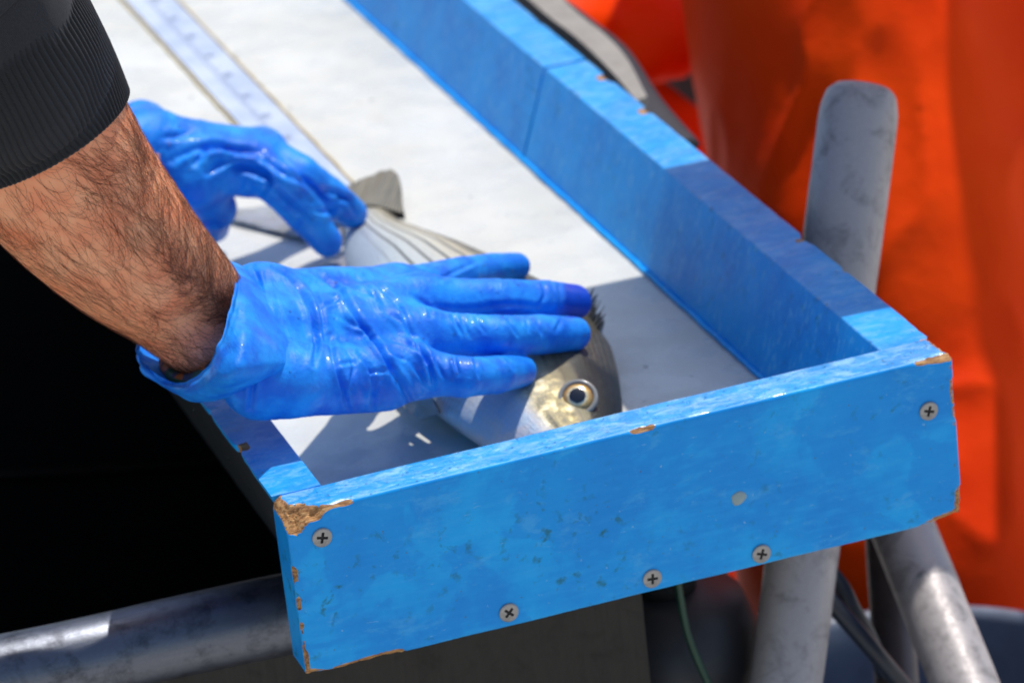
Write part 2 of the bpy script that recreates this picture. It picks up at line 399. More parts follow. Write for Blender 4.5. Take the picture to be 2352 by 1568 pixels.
def mat_orange():
    t = NT('orange_pvc'); v = t.coord(); c = t.mix(t.ramp(t.noise(v, .07, 4), [(.35, 0), (.65, 1)]), (.88, .042, .001), (.95, .066, .001))
    t.set(Base_Color=c, Roughness=.55, Normal=t.bump(t.noise(v, .25, 4), .35, .5)); t.b.inputs['Specular IOR Level'].default_value = .08; return t.m
M['orange'] = mat_orange()
def mat_ruler():
    t = NT('ruler_metal'); v = t.coord(); t.set(Base_Color=t.mix(t.ramp(t.noise(v, .25, 4), [(.4, 0), (.6, 1)]), (.50, .56, .70), (.66, .70, .78)), Metallic=.2, Roughness=.22, Normal=t.bump(t.noise(v, 1.2, 3), .2, .05)); return t.m
M['ruler'] = mat_ruler(); M['mark'] = simple('ruler_ink', (.26, .32, .46), .6)
M['grime'] = simple('brown_grime', (.50, .38, .17), .7)
t = NT('water'); fr_ = t.n('ShaderNodeFresnel', i_IOR=1.45); gl_ = t.n('ShaderNodeBsdfGlossy', i_Roughness=.06); tr_ = t.n('ShaderNodeBsdfTransparent'); tr_.inputs[0].default_value = (.93, .95, .97, 1)
mx_ = t.n('ShaderNodeMixShader'); t.l(t.math('ADD', fr_.outputs[0], .03), mx_.inputs[0]); t.l(tr_.outputs[0], mx_.inputs[1]); t.l(gl_.outputs[0], mx_.inputs[2]); t.l(mx_.outputs[0], t.t.nodes['Material Output'].inputs[0]); M['water'] = t.m

# ================================================================== SETTING
gv, gf = box((-20000, -20000, -96), (20000, 20000, -95)); mesh('ground', gv, gf, M['concrete'], smooth=False, kind='structure')

# ================================================================== MEASURING TRAY
Wd, Hh, Td, RR, RL, DP, FL, LEN = 37.0, 9.15, 2.66, 2.95, 2.72, 5.95, .36, 112.0
tray = empty('fish_measuring_tray', (18, 40, -9.2), 'weathered blue painted wooden fish measuring tray with chipped end board and white floor', 'measuring tray')
def chip_end(P, a, sa, b, sb):
    n = fbm(P, .9, 4, 3); big = ss(.28, .6, fbm(P, .33, 2, 9)); c = .10+.05*n
    x, y, z = P.T
    if (a, b) == (1, 2) and sa == 0 and sb == 1:      # front top edge
        c = c+.26*big*ss(-.1, .5, n)+1.15*ss(3.2, .3, x)**1.3*(1+.6*n)+.2*np.exp(-((x-19.3)/.6)**2)+.3*ss(34.2, 36.4, x)
    elif (a, b) == (1, 2) and sa == 0:                # front bottom edge
        c = c+.22*big+.25*ss(2.2, 0, x)+.55*ss(33.6, 37, x)*(1+.7*n)
    elif (a, b) == (0, 1) and sa == 0 and sb == 0: c = c+.16*ss(.1, .5, n)+.75*ss(-1.2, -.2, z)
    elif (a, b) == (0, 1) and sa == 1 and sb == 0: c = c+.18*ss(.1, .5, n)+.4*ss(-7.4, -9.1, z)*(1+n)
    elif (a, b) == (0, 2) and sa == 0 and sb == 1: c = c+.5+.3*n
    elif (a, b) == (0, 2) and sa == 1 and sb == 1: c = c+.25+.2*n
    return np.maximum(c, .05)
P, F, bare = chip_box((0, 0, -Hh), (Wd, Td, 0), .14, chip_end)
P[:, 1] += .03*fbm(P, .35, 3, 5)*(P[:, 1] < 1)+.0; P[:, 2] += .05*fbm(P*[1, 0, 0], .12, 2, 8)+.17*(P[:, 0]/Wd)*(P[:, 2] > -1)-.25*(P[:, 0]/Wd)*(P[:, 2] < -8)
# splintered fibres in the broken corner
fib = bare*vnoise(P*[.5, 3.0, 3.0], 3.0, 4); P[:, 2] += .10*fib; P[:, 1] += .07*fib
mesh('end_board', P, F, M['front'], tray, attrs={'bare': bare})
# wet top of the end board is part of the board: a second slot by height is enough
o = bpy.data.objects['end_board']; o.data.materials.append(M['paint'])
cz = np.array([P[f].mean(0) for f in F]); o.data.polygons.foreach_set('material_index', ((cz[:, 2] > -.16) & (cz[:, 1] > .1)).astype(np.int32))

def rail(side, y0, y1, seed, name='side_rail'):
    """flared side rail; section given as (distance in from the outer edge, z)"""
    w = RR if side > 0 else RL; fl = FL*DP
    sec = [(0, 0), (.4, 0), (.8, 0), (w*.5, 0), (w*.75, 0), (w-.06, 0), (w, -.06)] + [(w+fl*k/7, -DP*k/7) for k in range(1, 8)] + [(w+fl, -9.0), (w+.35, -9.0), (w*.9, -7.0), (w*.55, -3.0), (.12, -.45)]
    out = [(0, 0, 0)]; n = int((y1-y0)/.5)
    sec = np.array(sec); dense = []
    for i in range(len(sec)):
        a, b = sec[i], sec[(i+1) % len(sec)]; k = max(1, int(np.linalg.norm(b-a)/.5))
        for j in range(k): dense.append(a+(b-a)*j/k)
    dense = np.array(dense); ys = np.linspace(y0, y1, n+1); m = len(dense)
    X = dense[None, :, 0].repeat(n+1, 0); Zz = dense[None, :, 1].repeat(n+1, 0); Y = ys[:, None].repeat(m, 1)
    P = np.stack([X, Y, Zz], -1).reshape(-1, 3)
    nz = fbm(P+seed, .8, 3, seed); edge = (P[:, 0] < .5) & (P[:, 2] > -.7)
    cut = edge*(.05+.26*ss(.25, .6, fbm(P*[0, 1, 0]+seed, .55, 3, seed+2)))
    P[:, 0] += cut; P[:, 2] -= cut*.4*(P[:, 0] < .3)
    P[:, 2] += .04*nz*(P[:, 2] > -.2); P[:, 0] += .03*nz*(P[:, 2] < -.3)
    bare = np.where(edge & (cut > .27), 1.0, 0)+0
    if side > 0: P[:, 0] = Wd-P[:, 0]
    Fq = grid_faces(n+1, m); F = Fq.tolist() if side < 0 else Fq[:, ::-1].tolist()
    caps = [list(range(m))[::-1], [n*m+k for k in range(m)]]
    if side > 0: caps = [c[::-1] for c in caps]
    F += caps; me = []
    fm = []
    for f in F:
        c = P[f].mean(0); inn = (Wd-c[0]) if side > 0 else c[0]
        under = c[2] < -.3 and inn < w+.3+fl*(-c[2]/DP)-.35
        fm.append(2 if (under and len(f) == 4) else (0 if c[2] > -.2 else 1))  # rail undersides blackened, their deep shade put into the colour
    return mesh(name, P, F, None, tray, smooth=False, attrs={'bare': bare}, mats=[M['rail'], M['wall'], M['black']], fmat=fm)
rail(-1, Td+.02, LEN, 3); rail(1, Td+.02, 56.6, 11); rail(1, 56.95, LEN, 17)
P, F = grid_box((RL+FL*DP-.3, Td+.05, -DP-1.4), (Wd-RR-FL*DP+.3, LEN, -DP), .9)
P[:, 2] += .03*fbm(P, .15, 3)*(P[:, 2] > -DP-.5)
mesh('floor_panel', P, F, M['floor'], tray)
# a worn caulk line along the foot of the right rail
cl = np.array([[Wd-RR-FL*DP-.02-.06*random.random(), y, -DP+.10+.05*random.random()] for y in np.linspace(Td+1, LEN-1, 130)])
mesh('caulk_bead', *tube(cl, .16, 8, n=260), M['wall'], tray)
# embedded metal ruler: bed groove edges, ticks and numerals
rx0, rx1, ry0, ry1 = 17.55, 20.8, 44.0, 111.0
rv, rf = grid_box((rx0, ry0, -DP+.02), (rx1, ry1, -DP+.16), 1.5)
rul = mesh('ruler', rv, rf, M['ruler'], tray, smooth=False)
for x in (rx0-.22, rx1+.22):
    pts = [[x+.05*random.uniform(-1, 1), y, -DP+.03] for y in np.linspace(ry0, ry1, 60)]
    mesh('grime_line', *tube(pts, .12, 8, n=240), M['grime'], rul)
parts = []
for k in range(int((ry1-ry0)/.25)):
    y = ry0+.5+k*.25
    if y > ry1-.3: break
    L_ = 1.1 if k % 20 == 0 else (.8 if k % 10 == 0 else .42)
    parts.append(box((rx0+1.25, y-.035, -DP+.161), (rx0+1.25+L_, y+.035, -DP+.168)))
tick = mesh('tick_marks', *joined(parts), M['mark'], rul, smooth=False, kind='stuff')
for k, y in enumerate(np.arange(ry0+5.5, ry1-2, 5.0)):
    cu = bpy.data.curves.new('numeral', 'FONT'); cu.body = str(5*(k+9)); cu.size = .95*CM; cu.extrude = .0001
    to = bpy.data.objects.new('tmp', cu); COL.objects.link(to); bpy.context.view_layer.update()
    me = bpy.data.meshes.new_from_object(to.evaluated_get(bpy.context.evaluated_depsgraph_get())); bpy.data.objects.remove(to)
    me.materials.clear(); me.materials.append(M['mark']); no = bpy.data.objects.new('numeral', me); COL.objects.link(no)
    no.parent = rul; lo = np.array([rx0+2.35, y, -DP+.17])-ORI[rul]; no.location = [c*CM for c in lo]; no.rotation_euler = (0, 0, math.radians(90))
# screws in the end board: flat heads with a cross recess
def screw_mesh():
    V = []; F = []; r = .52; m = 48
    a, b = .30, .075
    cross = [(b, b), (a, b), (a, -b), (b, -b), (b, -a), (-b, -a), (-b, -b), (-a, -b), (-a, b), (-b, b), (-b, a), (b, a)]
    ang = [math.atan2(y, x) for x, y in cross]; outer = []
    order = sorted(range(12), key=lambda k: ang[k]); cross = [cross[k] for k in order]
    outs = []
    for x, y in cross:
        l = math.hypot(x, y); outs.append((x/l*r, y/l*r))
    V += [(x, -.045, y) for x, y in cross]+[(x, -.03, y) for x, y in outs]+[(x*1.0, .03, y*1.0) for x, y in outs]
    # refine rim: add mid points so the head is round
    V = []; F = []; N = 72
    def rr(th):           # distance to the cross outline
        best = 9
        for k in range(12):
            x1, y1 = cross[k]; x2, y2 = cross[(k+1) % 12]; dx, dy = math.cos(th), math.sin(th)
            den = dx*(y2-y1)-dy*(x2-x1)
            if abs(den) < 1e-9: continue
            t = (x1*(y2-y1)-y1*(x2-x1))/den; u = (x1*dy-y1*dx)/den
            if t > 0 and -1e-6 <= u <= 1+1e-6: best = min(best, t)
        return best if best < 9 else .1
    th = np.linspace(0, 2*np.pi, N, endpoint=False)+.003
    rings = [(lambda a_: rr(a_)*.7, -.045), (rr, -.105), (lambda a_: r-.06, -.11), (lambda a_: r, -.075), (lambda a_: r+.01, .06)]
    for fn, y in rings:
        for a_ in th: V.append((math.cos(a_)*fn(a_), y, math.sin(a_)*fn(a_)))
    V = np.array(V); F = grid_faces(5, N).tolist()+[list(range(N))[::-1]]
    fm = [1]*N+[0]*(3*N)+[1]
    return V, F, fm
sv, sf, sfm = screw_mesh()
first = None
for (x, z, ro) in ((1.75, -1.62, .25), (11.1, -8.35, .75), (19.1, -8.45, .1), (25.3, -8.6, .35), (35.4, -2.75, .3)):
    if first is None:
        first = mesh('screw', sv, sf, None, None, smooth=False, origin=(0, 0, 0), mats=[M['screw'], M['slot']], fmat=sfm); s_ = first
    else:
        s_ = first.copy(); COL.objects.link(s_)
    s_.parent = tray; s_.location = [c*CM for c in np.array([x, -.0, z])-ORI[tray]]; s_.rotation_euler = (0, ro, 0); ORI[s_] = np.array([x, 0, z])
    s_.scale = (1, 1, 1)
pl = [(.42*math.cos(a)*(1+.12*math.sin(3*a+1)), 0, .38*math.sin(a)*(1+.1*math.sin(2*a))) for a in np.linspace(0, 2*np.pi, 24, endpoint=False)]
V = np.array([(x, -.02, z) for x, _, z in pl]+[(x*.8, -.06, z*.8) for x, _, z in pl]+[(x*1.02, .05, z*1.02) for x, _, z in pl])+[24.3, 0, -5.1]
mesh('filled_screw_hole', V, grid_faces(2, 24).tolist()+[[24+k for k in range(24)]]+[[k, 48+k, 48+(k+1) % 24, (k+1) % 24] for k in range(24)], M['lanyard'], tray)

# ================================================================== STEEL TANK
tank = empty('steel_tank', (-8, 45, -95), 'black lined steel tank with a scratched rounded rim under the tray', 'tank')
rim = [Z(650+250, 1363, -11.5), Z(650, 1411, -11.5), Z(400, 1466, -11.5), Z(200, 1512, -11.5), Z(0, 1553, -11.5), Z(-250, 1600, -11.5), Z(-600, 1690, -11.5)]
rim = np.array([[21, 11.9, -11.5]]+[list(p) for p in rim]); zz = rim[:, 2]
mesh('rim', *tube(rim, 2.25, 48, n=120), M['steel'], tank)
yb = float(rim[2][1])
mesh('front_panel', *joined([box((-40, yb-1.3, -95), (22.0, yb+1.2, -12.6))]), M['tank'], tank, smooth=False)
mesh('liner', *joined([box((-38, yb+1.3, -94), (22, 95, -60)), box((-40, 94, -60), (22, 96, -11)), box((20, yb+1.3, -60), (22, 94, -11)), box((-42, yb+1, -60), (-40, 96, -11)), box((-40, yb+1.25, -60), (19.9, yb+1.8, -12.7))]), M['black'], tank, smooth=False)

V, F = tube(np.array([at(-300, 1110, 'y', 90), at(250, 1078, 'y', 90), at(900, 1035, 'y', 90)]), .5, 10, n=20); mesh('inner_ledge', V, F, M['tank'], tank)

# ================================================================== PIPE STAND, BUCKET, HOSES, PLANK
stand = empty('pipe_stand', (36, 14, -95), 'worn grey pipe stand with a rounded top behind the blue tray and splayed legs below', 'stand')
def sq(th):
    c, s = np.cos(th), np.sin(th); p = 2.25
    return np.sign(c)*np.abs(c)**(2/p), np.sign(s)*np.abs(s)**(2/p)
A, B = at(1972, 262, 'y', 28), at(1805, 1568, 'y', 14); d = (B-A)/np.linalg.norm(B-A)
path = [A-d*1.75, A-d*1.6, A-d*1.2, A-d*.5, A+d*.5, A+d*5, A+d*12, A+d*20, B, B+d*60]
V, F = tube(np.array(path), [1.0, 1.6, 2.05, 2.25, 2.35, 2.35, 2.3, 2.2, 2.1, 2.1], 40, ref=CV, sect=sq, n=90)
V += .05*fbm(V, .6, 3)[:, None]*np.array([1, .3, 0]); mesh('post', V, F, M['pipe'], stand)
A, B = at(2040, 1130, 'y', 25), at(2215, 1568, 'y', 12); d = (B-A)/np.linalg.norm(B-A)
V, F = tube(np.array([A-d*2, A, (A+B)/2, B, B+d*62]), 1.95, 36, ref=CV, n=60); V += .04*fbm(V, .6, 3)[:, None]; mesh('leg', V, F, M['pipe'], stand)
A, B = at(2030, 1130, 'y', 29), at(2060, 1568, 'y', 20)
V, F = tube(np.array([A, B, B+(B-A)*5]), 1.35, 28, ref=CV, n=20); mesh('brace', V, F, M['pipe2'], stand)
mesh('cross_pipe', *tube(np.array([at(1890, 1010, 'y', 21), at(2060, 1060, 'y', 27)]), 1.6, 24, n=8), M['pipe'], stand)

bk = empty('bucket', (47, 32, -95), 'large open grey blue plastic bucket behind the pipe stand legs', 'bucket')
def lathe(prof, c, m=72):
    th = np.linspace(0, 2*np.pi, m, endpoint=False); V = np.array([[c[0]+r*math.cos(a), c[1]+r*math.sin(a), z] for r, z in prof for a in th]); return V, grid_faces(len(prof), m).tolist()
c0 = Z(2110, 1660, -40.5)
V, F = lathe([(.1, -93), (12.6, -94), (15.2, -42.0), (16.2, -41.6), (16.4, -40.8), (16.1, -40.2), (15.5, -40.2), (15.2, -40.8), (14.6, -43), (12.1, -92), (.1, -92.2)], c0)
mesh('body', V, F, M['bucket'], bk)
h_ = [c0+np.array([16.5*math.cos(a), 16.5*math.sin(a)*1, -2.0-14*math.sin(a*1)**2*0-10*abs(math.sin((a)))]) for a in np.linspace(.3, 2.8, 14)]
mesh('handle', *tube(np.array(h_), .3, 8), M['screw'], bk)

cn = empty('dark_drum', (24, 30, -95), 'dark plastic drum in the shade under the tray, left of the pipe legs', 'drum')
c1 = at(1535, 1440, 'y', 21)
V, F = lathe([(.1, -95), (5.4, -95), (5.6, c1[2]-1.2), (5.4, c1[2]-.4), (4.6, c1[2]+1.8), (2.0, c1[2]+2.6), (.1, c1[2]+2.6)], c1); mesh('body', V, F, M['darkbucket'], cn)
V, F = lathe([(.1, c1[2]+2.7), (1.9, c1[2]+2.7), (1.9, c1[2]+3.6), (.1, c1[2]+3.7)], c1, 32); mesh('lid', V, F, M['black'], cn)
def cable(name, px, y, r, mat, label, group=None):
    P = [at(a, b, 'y', y) for a, b in px]; P.append(P[-1]+(P[-1]-P[-2])*4); V, F = tube(np.array(P), r, 14, ref=(0, 1, 0.1), n=60)
    o = mesh(name, V, F, mat); tag(o, label, 'hose', group)
cable('hose', [(1840, 1240), (1925, 1335), (1960, 1400), (2000, 1470), (2045, 1580)], 20, .5, M['hose'], 'dark blue hose hanging behind the pipe legs, the right one of the pair')
cable('hose', [(1860, 1330), (1925, 1400), (1995, 1480), (2075, 1575)], 17.5, .55, M['hose'], 'dark blue hose hanging behind the pipe legs, the left one of the pair')
cable('cord', [(1552, 1300), (1562, 1370), (1578, 1450), (1604, 1520), (1632, 1580)], 14, .22, M['green'], 'thin green cord hanging below the blue end board')
A, B = at(1655, 1290, 'y', 30), at(1692, 1480, 'y', 30)
V, F = tube(np.array([A-(B-A), A, B, B+(B-A)*8]), .35, 14, ref=CV, n=20); tag(mesh('wooden_stake', V, F, M['brown']), 'thin brown stake upright behind the tray, left of the pipe legs', 'stake')
# grey plank behind the right rail
A = at(1180, -10, 'y', 78); B = at(1470, 232, 'y', 58)
pk = []
def plankpts():
    a = [Z(1150, -60, -2.0), Z(1250, 30, -2.2), Z(1330, 92, -2.4), Z(1405, 165, -2.6), Z(1462, 232, -2.8)]
    b = [Z(1240, -60, -2.0), Z(1322, 26, -2.2), Z(1390, 80, -2.4), Z(1440, 135, -2.6), Z(1486, 222, -2.8)]
    return np.array(a), np.array(b)
a, b = plankpts(); a = catmull(a, 24); b = catmull(b, 24)
V = np.concatenate([np.stack([a, b, b-[0, 0, 1.6], a-[0, 0, 1.6]], 1)]).reshape(-1, 3)
F = grid_faces(24, 4).tolist()+[[3, 2, 1, 0], [92, 93, 94, 95]]
tag(mesh('plank', V, F, M['plank'], smooth=False), 'grey weathered plank end lying behind the right side rail of the tray', 'plank')
a2 = catmull([Z(1180, -40, -4.6), Z(1262, 15, -4.6), Z(1335, 72, -4.6), Z(1400, 128, -4.8), Z(1470, 235, -5.2), Z(1560, 340, -6)], 40)
V, F = tube(a2, 1.5, 12, sect=lambda th: (np.cos(th), .35*np.sin(th)), n=60); tag(mesh('strap', V, F, M['strap']), 'dark navy strap lying beyond the grey plank behind the tray', 'strap')

# ================================================================== FISH
fish = empty('striped_fish', (19.5, 28, -DP), 'silver striped fish lying on the white tray floor under the gloved hand', 'fish')
#        Y     Xback  Xbelly  zc    half thickness
ST = np.array([[6.2, 18.9, 18.1, -5.6, .35], [7.0, 19.8, 17.4, -5.5, .95], [8.5, 20.9, 16.5, -5.3, 1.55], [10.5, 21.7, 15.6, -5.0, 2.05], [13, 22.7, 14.6, -4.5, 2.4], [16.5, 23.8, 13.6, -4.2, 2.5],
    [20, 24.7, 13.1, -4.1, 2.45], [24, 25.1, 13.0, -4.1, 2.45], [29, 24.9, 13.4, -4.2, 2.4], [34, 24.0, 14.2, -4.4, 2.3], [39, 23.0, 15.1, -4.7, 2.15], [44, 21.95, 16.0, -5.1, 1.7], [47, 21.4, 16.7, -5.35, 1.35], [49.5, 21.2, 17.5, -5.5, 1.05], [51.5, 21.4, 17.9, -5.6, .75], [53, 21.6, 18.1, -5.7, .4]])
NY, NT_ = 190, 160
yy = np.concatenate([6.2+1.2*np.linspace(0, 1, 20)**2, np.linspace(7.4, 53, NY-20)[0:]])
def sti(c, y): return np.interp(y, ST[:, 0], ST[:, c])
def stsm(c, y): return (sti(c, y-.8)+2*sti(c, y)+sti(c, y+.8)+sti(c, y-.4)+sti(c, y+.4))/6
XB, XV, ZC, HT = (stsm(c, yy) for c in (1, 2, 3, 4)); w0 = ss(6.2, 7.4, yy); XB = 18.5+(XB-18.5)*np.sqrt(w0+.003); XV = 18.5+(XV-18.5)*np.sqrt(w0+.003); HT = HT*np.sqrt(w0+.003)
th = np.linspace(0, 2*np.pi, NT_, endpoint=False)
cx = (XB+XV)/2; hx = (XB-XV)/2
ct, st_ = np.cos(th), np.sin(th)
X = cx[:, None]+hx[:, None]*np.sign(ct)*np.abs(ct)**1.0; Zf = ZC[:, None]+HT[:, None]*np.sign(st_)*np.abs(st_)**1.12
Yf = yy[:, None].repeat(NT_, 1); u = Yf.copy(); v = ((X-XV[:, None])/(2*hx[:, None]))
up = st_[None, :] > 0
Zf = np.maximum(Zf, -DP+.03)
# gill cover, jaw and cheek relief
def ridge(d, w): return np.exp(-(d/w)**2)
gill = 15.6+1.9*np.sin(np.clip(v, 0, 1)*np.pi)-1.2*v; Zf += up*(.28*ss(.25, -.1, u-gill)*ss(-2.2, -.2, u-gill)*ss(.02, .2, v)*ss(.95, .75, v))
pre = 12.6+1.3*np.sin(np.clip(v, 0, 1)*np.pi)-.8*v; Zf += up*(.10*ss(.2, -.1, u-pre)*ss(-1.5, -.1, u-pre)*ss(.0, .2, v)*ss(.75, .6, v))
mouth = np.abs((v-.36)-(9.3-u)*.02); Zf -= up*.12*ridge(mouth, .02)*ss(11.2, 10.4, u)
Zf += up*.05*fbm(np.stack([X, Yf, Zf], -1), .5, 3)
V = np.stack([X, Yf, Zf], -1).reshape(-1, 3); F = grid_faces(len(yy), NT_)[:, ::-1].tolist()+[list(range(NT_)), [(len(yy)-1)*NT_+k for k in range(NT_)][::-1]]
fish_uv = np.stack([u, v, np.where(up, 1., 0.)+0*u], -1).reshape(-1, 3)
def mat_fish():
    t = NT('fish_skin'); a = t.attr('fuv'); sp = t.n('ShaderNodeSeparateXYZ'); t.l(a.outputs['Vector'], sp.inputs[0]); U, Vv = sp.outputs[0], sp.outputs[1]
    co = t.coord(); n1 = t.noise(co, .6, 5, .6)
    vj = t.math('ADD', Vv, t.math('MULTIPLY', t.math('SUBTRACT', n1, .5), .10))
    vb = t.math('SUBTRACT', vj, t.math('MULTIPLY', t.ramp(t.math('MULTIPLY', U, .05), [(.9, 0), (1.0, 1)]), .2)); vb = t.math('SUBTRACT', vj, t.math('MULTIPLY', t.ramp(t.math('MULTIPLY', U, .02), [(.42, 0), (.6, 1)]), .20))
    col = t.ramp(vb, [(.0, (.60, .70, .76)), (.22, (.74, .76, .74)), (.40, (.80, .75, .60)), (.52, (.62, .54, .36)), (.62, (.16, .13, .08)), (.73, (.014, .018, .018))])
    # head: gold, bluish white throat
    head = t.ramp(t.math('MULTIPLY', U, .05), [(.60, 1), (.80, 0)]); n2 = t.noise(co, 1.3, 5, .65)
    gold = t.ramp(n2, [(.38, (.12, .095, .035)), (.48, (.40, .29, .09)), (.55, (.85, .66, .28)), (.64, (.98, .90, .66))])
    hb = t.ramp(vj, [(.22, 0), (.34, 1), (.55, 1), (.61, 0)])
    col = t.mix(t.math('MULTIPLY', t.math('MULTIPLY', head, hb), .8), col, gold)
    th_ = t.ramp(vj, [(.20, 1), (.32, 0)]); col = t.mix(t.math('MULTIPLY', head, th_), col, t.mix(t.ramp(n1, [(.4, 0), (.6, 1)]), (.52, .62, .72), (.80, .68, .62)))
    # dark broken stripes along the flank
    fr = t.math('FRACT', t.math('MULTIPLY', t.math('ADD', Vv, .02), 9.5)); line = t.ramp(t.math('ABSOLUTE', t.math('SUBTRACT', fr, .5)), [(.07, 1), (.14, 0)])
    brk = t.ramp(t.noise(t.coord((1.2, .9, 1)), 1.6, 3, .6), [(.22, 0), (.34, 1)]); lim = t.ramp(Vv, [(.22, 0), (.30, 1), (.93, 1)]); bodym = t.ramp(t.math('MULTIPLY', U, .05), [(.74, 0), (.82, 1)])
    line = t.math('MULTIPLY', t.math('MULTIPLY', line, brk), t.math('MULTIPLY', lim, bodym)); col = t.mix(t.math('MULTIPLY', line, .95), col, (.03, .025, .02))
    # black bands over the forehead
    fb = t.ramp(t.math('ABSOLUTE', t.math('SUBTRACT', vj, .665)), [(.03, 1), (.05, 0)]); col = t.mix(t.math('MULTIPLY', t.math('MULTIPLY', fb, head), .5), col, (.34, .30, .17))
    # scales
    cb = t.n('ShaderNodeCombineXYZ'); t.l(t.math('MULTIPLY', U, 3.0), cb.inputs[0]); t.l(t.math('MULTIPLY', Vv, 34), cb.inputs[1])
    vo = t.n('ShaderNodeTexVoronoi', feature='F1'); vo.inputs['Scale'].default_value = 1.0; vo.inputs['Randomness'].default_value = .25; t.l(cb.outputs[0], vo.inputs['Vector'])
    sc = t.math('MULTIPLY', vo.outputs['Distance'], t.math('ADD', bodym, .35))
    col = t.mix(t.math('MULTIPLY', sc, .5), col, (.22, .20, .14))
    gl = t.noise(co, 8, 4, .7)
    t.set(Base_Color=col, Metallic=.12, Roughness=.36, Normal=t.bump(gl, .8, .06, t.bump(sc, .6, .06)), Coat_Weight=t.ramp(Vv, [(.62, .4), (.8, .06)]), Coat_Roughness=.08, Coat_Normal=t.bump(t.noise(co, 4, 5, .75), .8, .08)); t.b.inputs['Specular IOR Level'].default_value = .2; return t.m
M['fish'] = mat_fish()
mesh('body', V, F, M['fish'], fish, attrs={'fuv': fish_uv})
def fish_top(x, y):
    a, b, c_, d_ = sti(1, y), sti(2, y), sti(3, y), sti(4, y); k = (x-(a+b)/2)/((a-b)/2); return c_+d_*max(0, 1-k*k)**.56
# eye
ec = Z(1327, 912, -2.7); ec[2] = -2.75; ec = Z(1327, 912, fish_top(*Z(1327, 912, -2.9)[:2])-.02); en = np.array([-.22, -.62, .75]); en /= np.linalg.norm(en)
e1 = np.cross(en, [0, 1, 0]); e1 /= np.linalg.norm(e1); e2 = np.cross(en, e1)
def dome(c, n, r, h, m=40, k=10, r0=0.0, base=0.0, el=1.0):
    V = []; 
    for i in range(k+1):
        q = r0+(r-r0)*i/k; z = base+h*math.sqrt(max(0, 1-(q/r)**2))
        for a_ in np.linspace(0, 2*np.pi, m, endpoint=False): V.append(c+e1*q*math.cos(a_)*el+e2*q*math.sin(a_)+n*z)
    return np.array(V), grid_faces(k+1, m).tolist()
def mat_iris():
    t = NT('iris'); co = t.coord(); g = t.n('ShaderNodeTexGradient', gradient_type='SPHERICAL'); mp = t.n('ShaderNodeMapping'); tc = t.n('ShaderNodeTexCoord'); t.l(tc.outputs['Object'], mp.inputs[0]); mp.inputs['Scale'].default_value = (100/1.0,)*3; t.l(mp.outputs[0], g.inputs[0])
    c = t.ramp(g.outputs['Fac'], [(.05, (.10, .07, .03)), (.18, (.45, .24, .06)), (.34, (.75, .42, .10)), (.44, (.95, .80, .45)), (.52, (.95, .88, .68))])
    c = t.mix(t.ramp(t.noise(co, 4, 4), [(.45, 0), (.7, .7)]), c, (.18, .11, .05)); t.set(Base_Color=c, Roughness=.2, Metallic=.3, Coat_Weight=1.0, Coat_Roughness=.03); return t.m
V, F = dome(ec, en, .86, .36, base=-.10); eye = mesh('eye', V, F, mat_iris(), fish, origin=ec)
V, F = dome(ec, en, .45, .09, base=.25); mesh('pupil', V, F, simple('pupil', (.004, .006, .014), .05, Coat_Weight=1.0), eye, origin=ec)
# raised socket ring
ring = [ec+(e1*math.cos(a_)+e2*math.sin(a_))*.97-en*.10 for a_ in np.linspace(0, 2*np.pi, 40)]; V, F = tube(np.array(ring), .15, 10, ref=en, n=120, cap=False)
mesh('eye_socket', V, F, simple('socket', (.28, .27, .24), .25, Coat_Weight=.8), fish)
# fins: thin rayed webs with rippled thickness
def mat_fin(c1, c2):
    t = NT('fin'); a = t.attr('fuv'); sp = t.n('ShaderNodeSeparateXYZ'); t.l(a.outputs['Vector'], sp.inputs[0])
    r = t.math('SINE', t.math('MULTIPLY', sp.outputs[1], 130)); c = t.mix(t.ramp(r, [(.3, 0), (.8, 1)]), c1, c2); c = t.mix(t.ramp(t.noise(t.coord(), .9, 4), [(.4, 0), (.7, .6)]), c, (.20, .17, .10))
    t.set(Base_Color=c, Roughness=.4, Normal=t.bump(r, .5, .04), Coat_Weight=.5); return t.m
M['fin'] = mat_fin((.11, .095, .06), (.24, .20, .12)); M['fin2'] = mat_fin((.30, .30, .33), (.5, .5, .5)); M['spine'] = mat_fin((.02, .025, .03), (.16, .2, .24))
def web(name, root, tip, thick, mat, n=40, m=16, wob=.04, teeth=0):
    R_ = catmull(root, n); T_ = catmull(tip, n); V = []; uv = []
    for s in (1, -1):
        for i in range(n):
            k = 1-teeth*abs(math.sin(i/n*math.pi*7))
            for j in range(m):
                q = j/(m-1); p = R_[i]+(T_[i]-R_[i])*q*k; p = p+np.array([0, 0, 1])*(s*thick*(1-.8*q)+wob*math.sin(i*.9+q*3)*q); V.append(p); uv.append((q, i/n, 0))
    f = grid_faces(n, m, False); b = [[i*m+m-1, (i+1)*m+m-1, (i+1)*m+m-1+n*m, i*m+m-1+n*m] for i in range(n-1)]
    e = [[j, j+1, j+1+n*m, j+n*m] for j in range(m-1)]+[[(n-1)*m+j, (n-1)*m+j+n*m, (n-1)*m+j+1+n*m, (n-1)*m+j+1] for j in range(m-1)]
    F = f.tolist()+(f[:, ::-1]+n*m).tolist()+[q[::-1] for q in b]+e
    mesh(name, np.array(V), F, mat, fish, attrs={'fuv': uv})
zt = -4.6
web('tail_fin', [Z(800, 492, -5.4), Z(850, 478, -5.2), Z(930, 498, -5.2)], [Z(786, 432, zt), Z(850, 405, zt+.3), Z(885, 392, zt+.4), Z(908, 396, zt+.4), Z(921, 425, zt+.2), Z(925, 472, zt-.2)], .22, M['fin'])
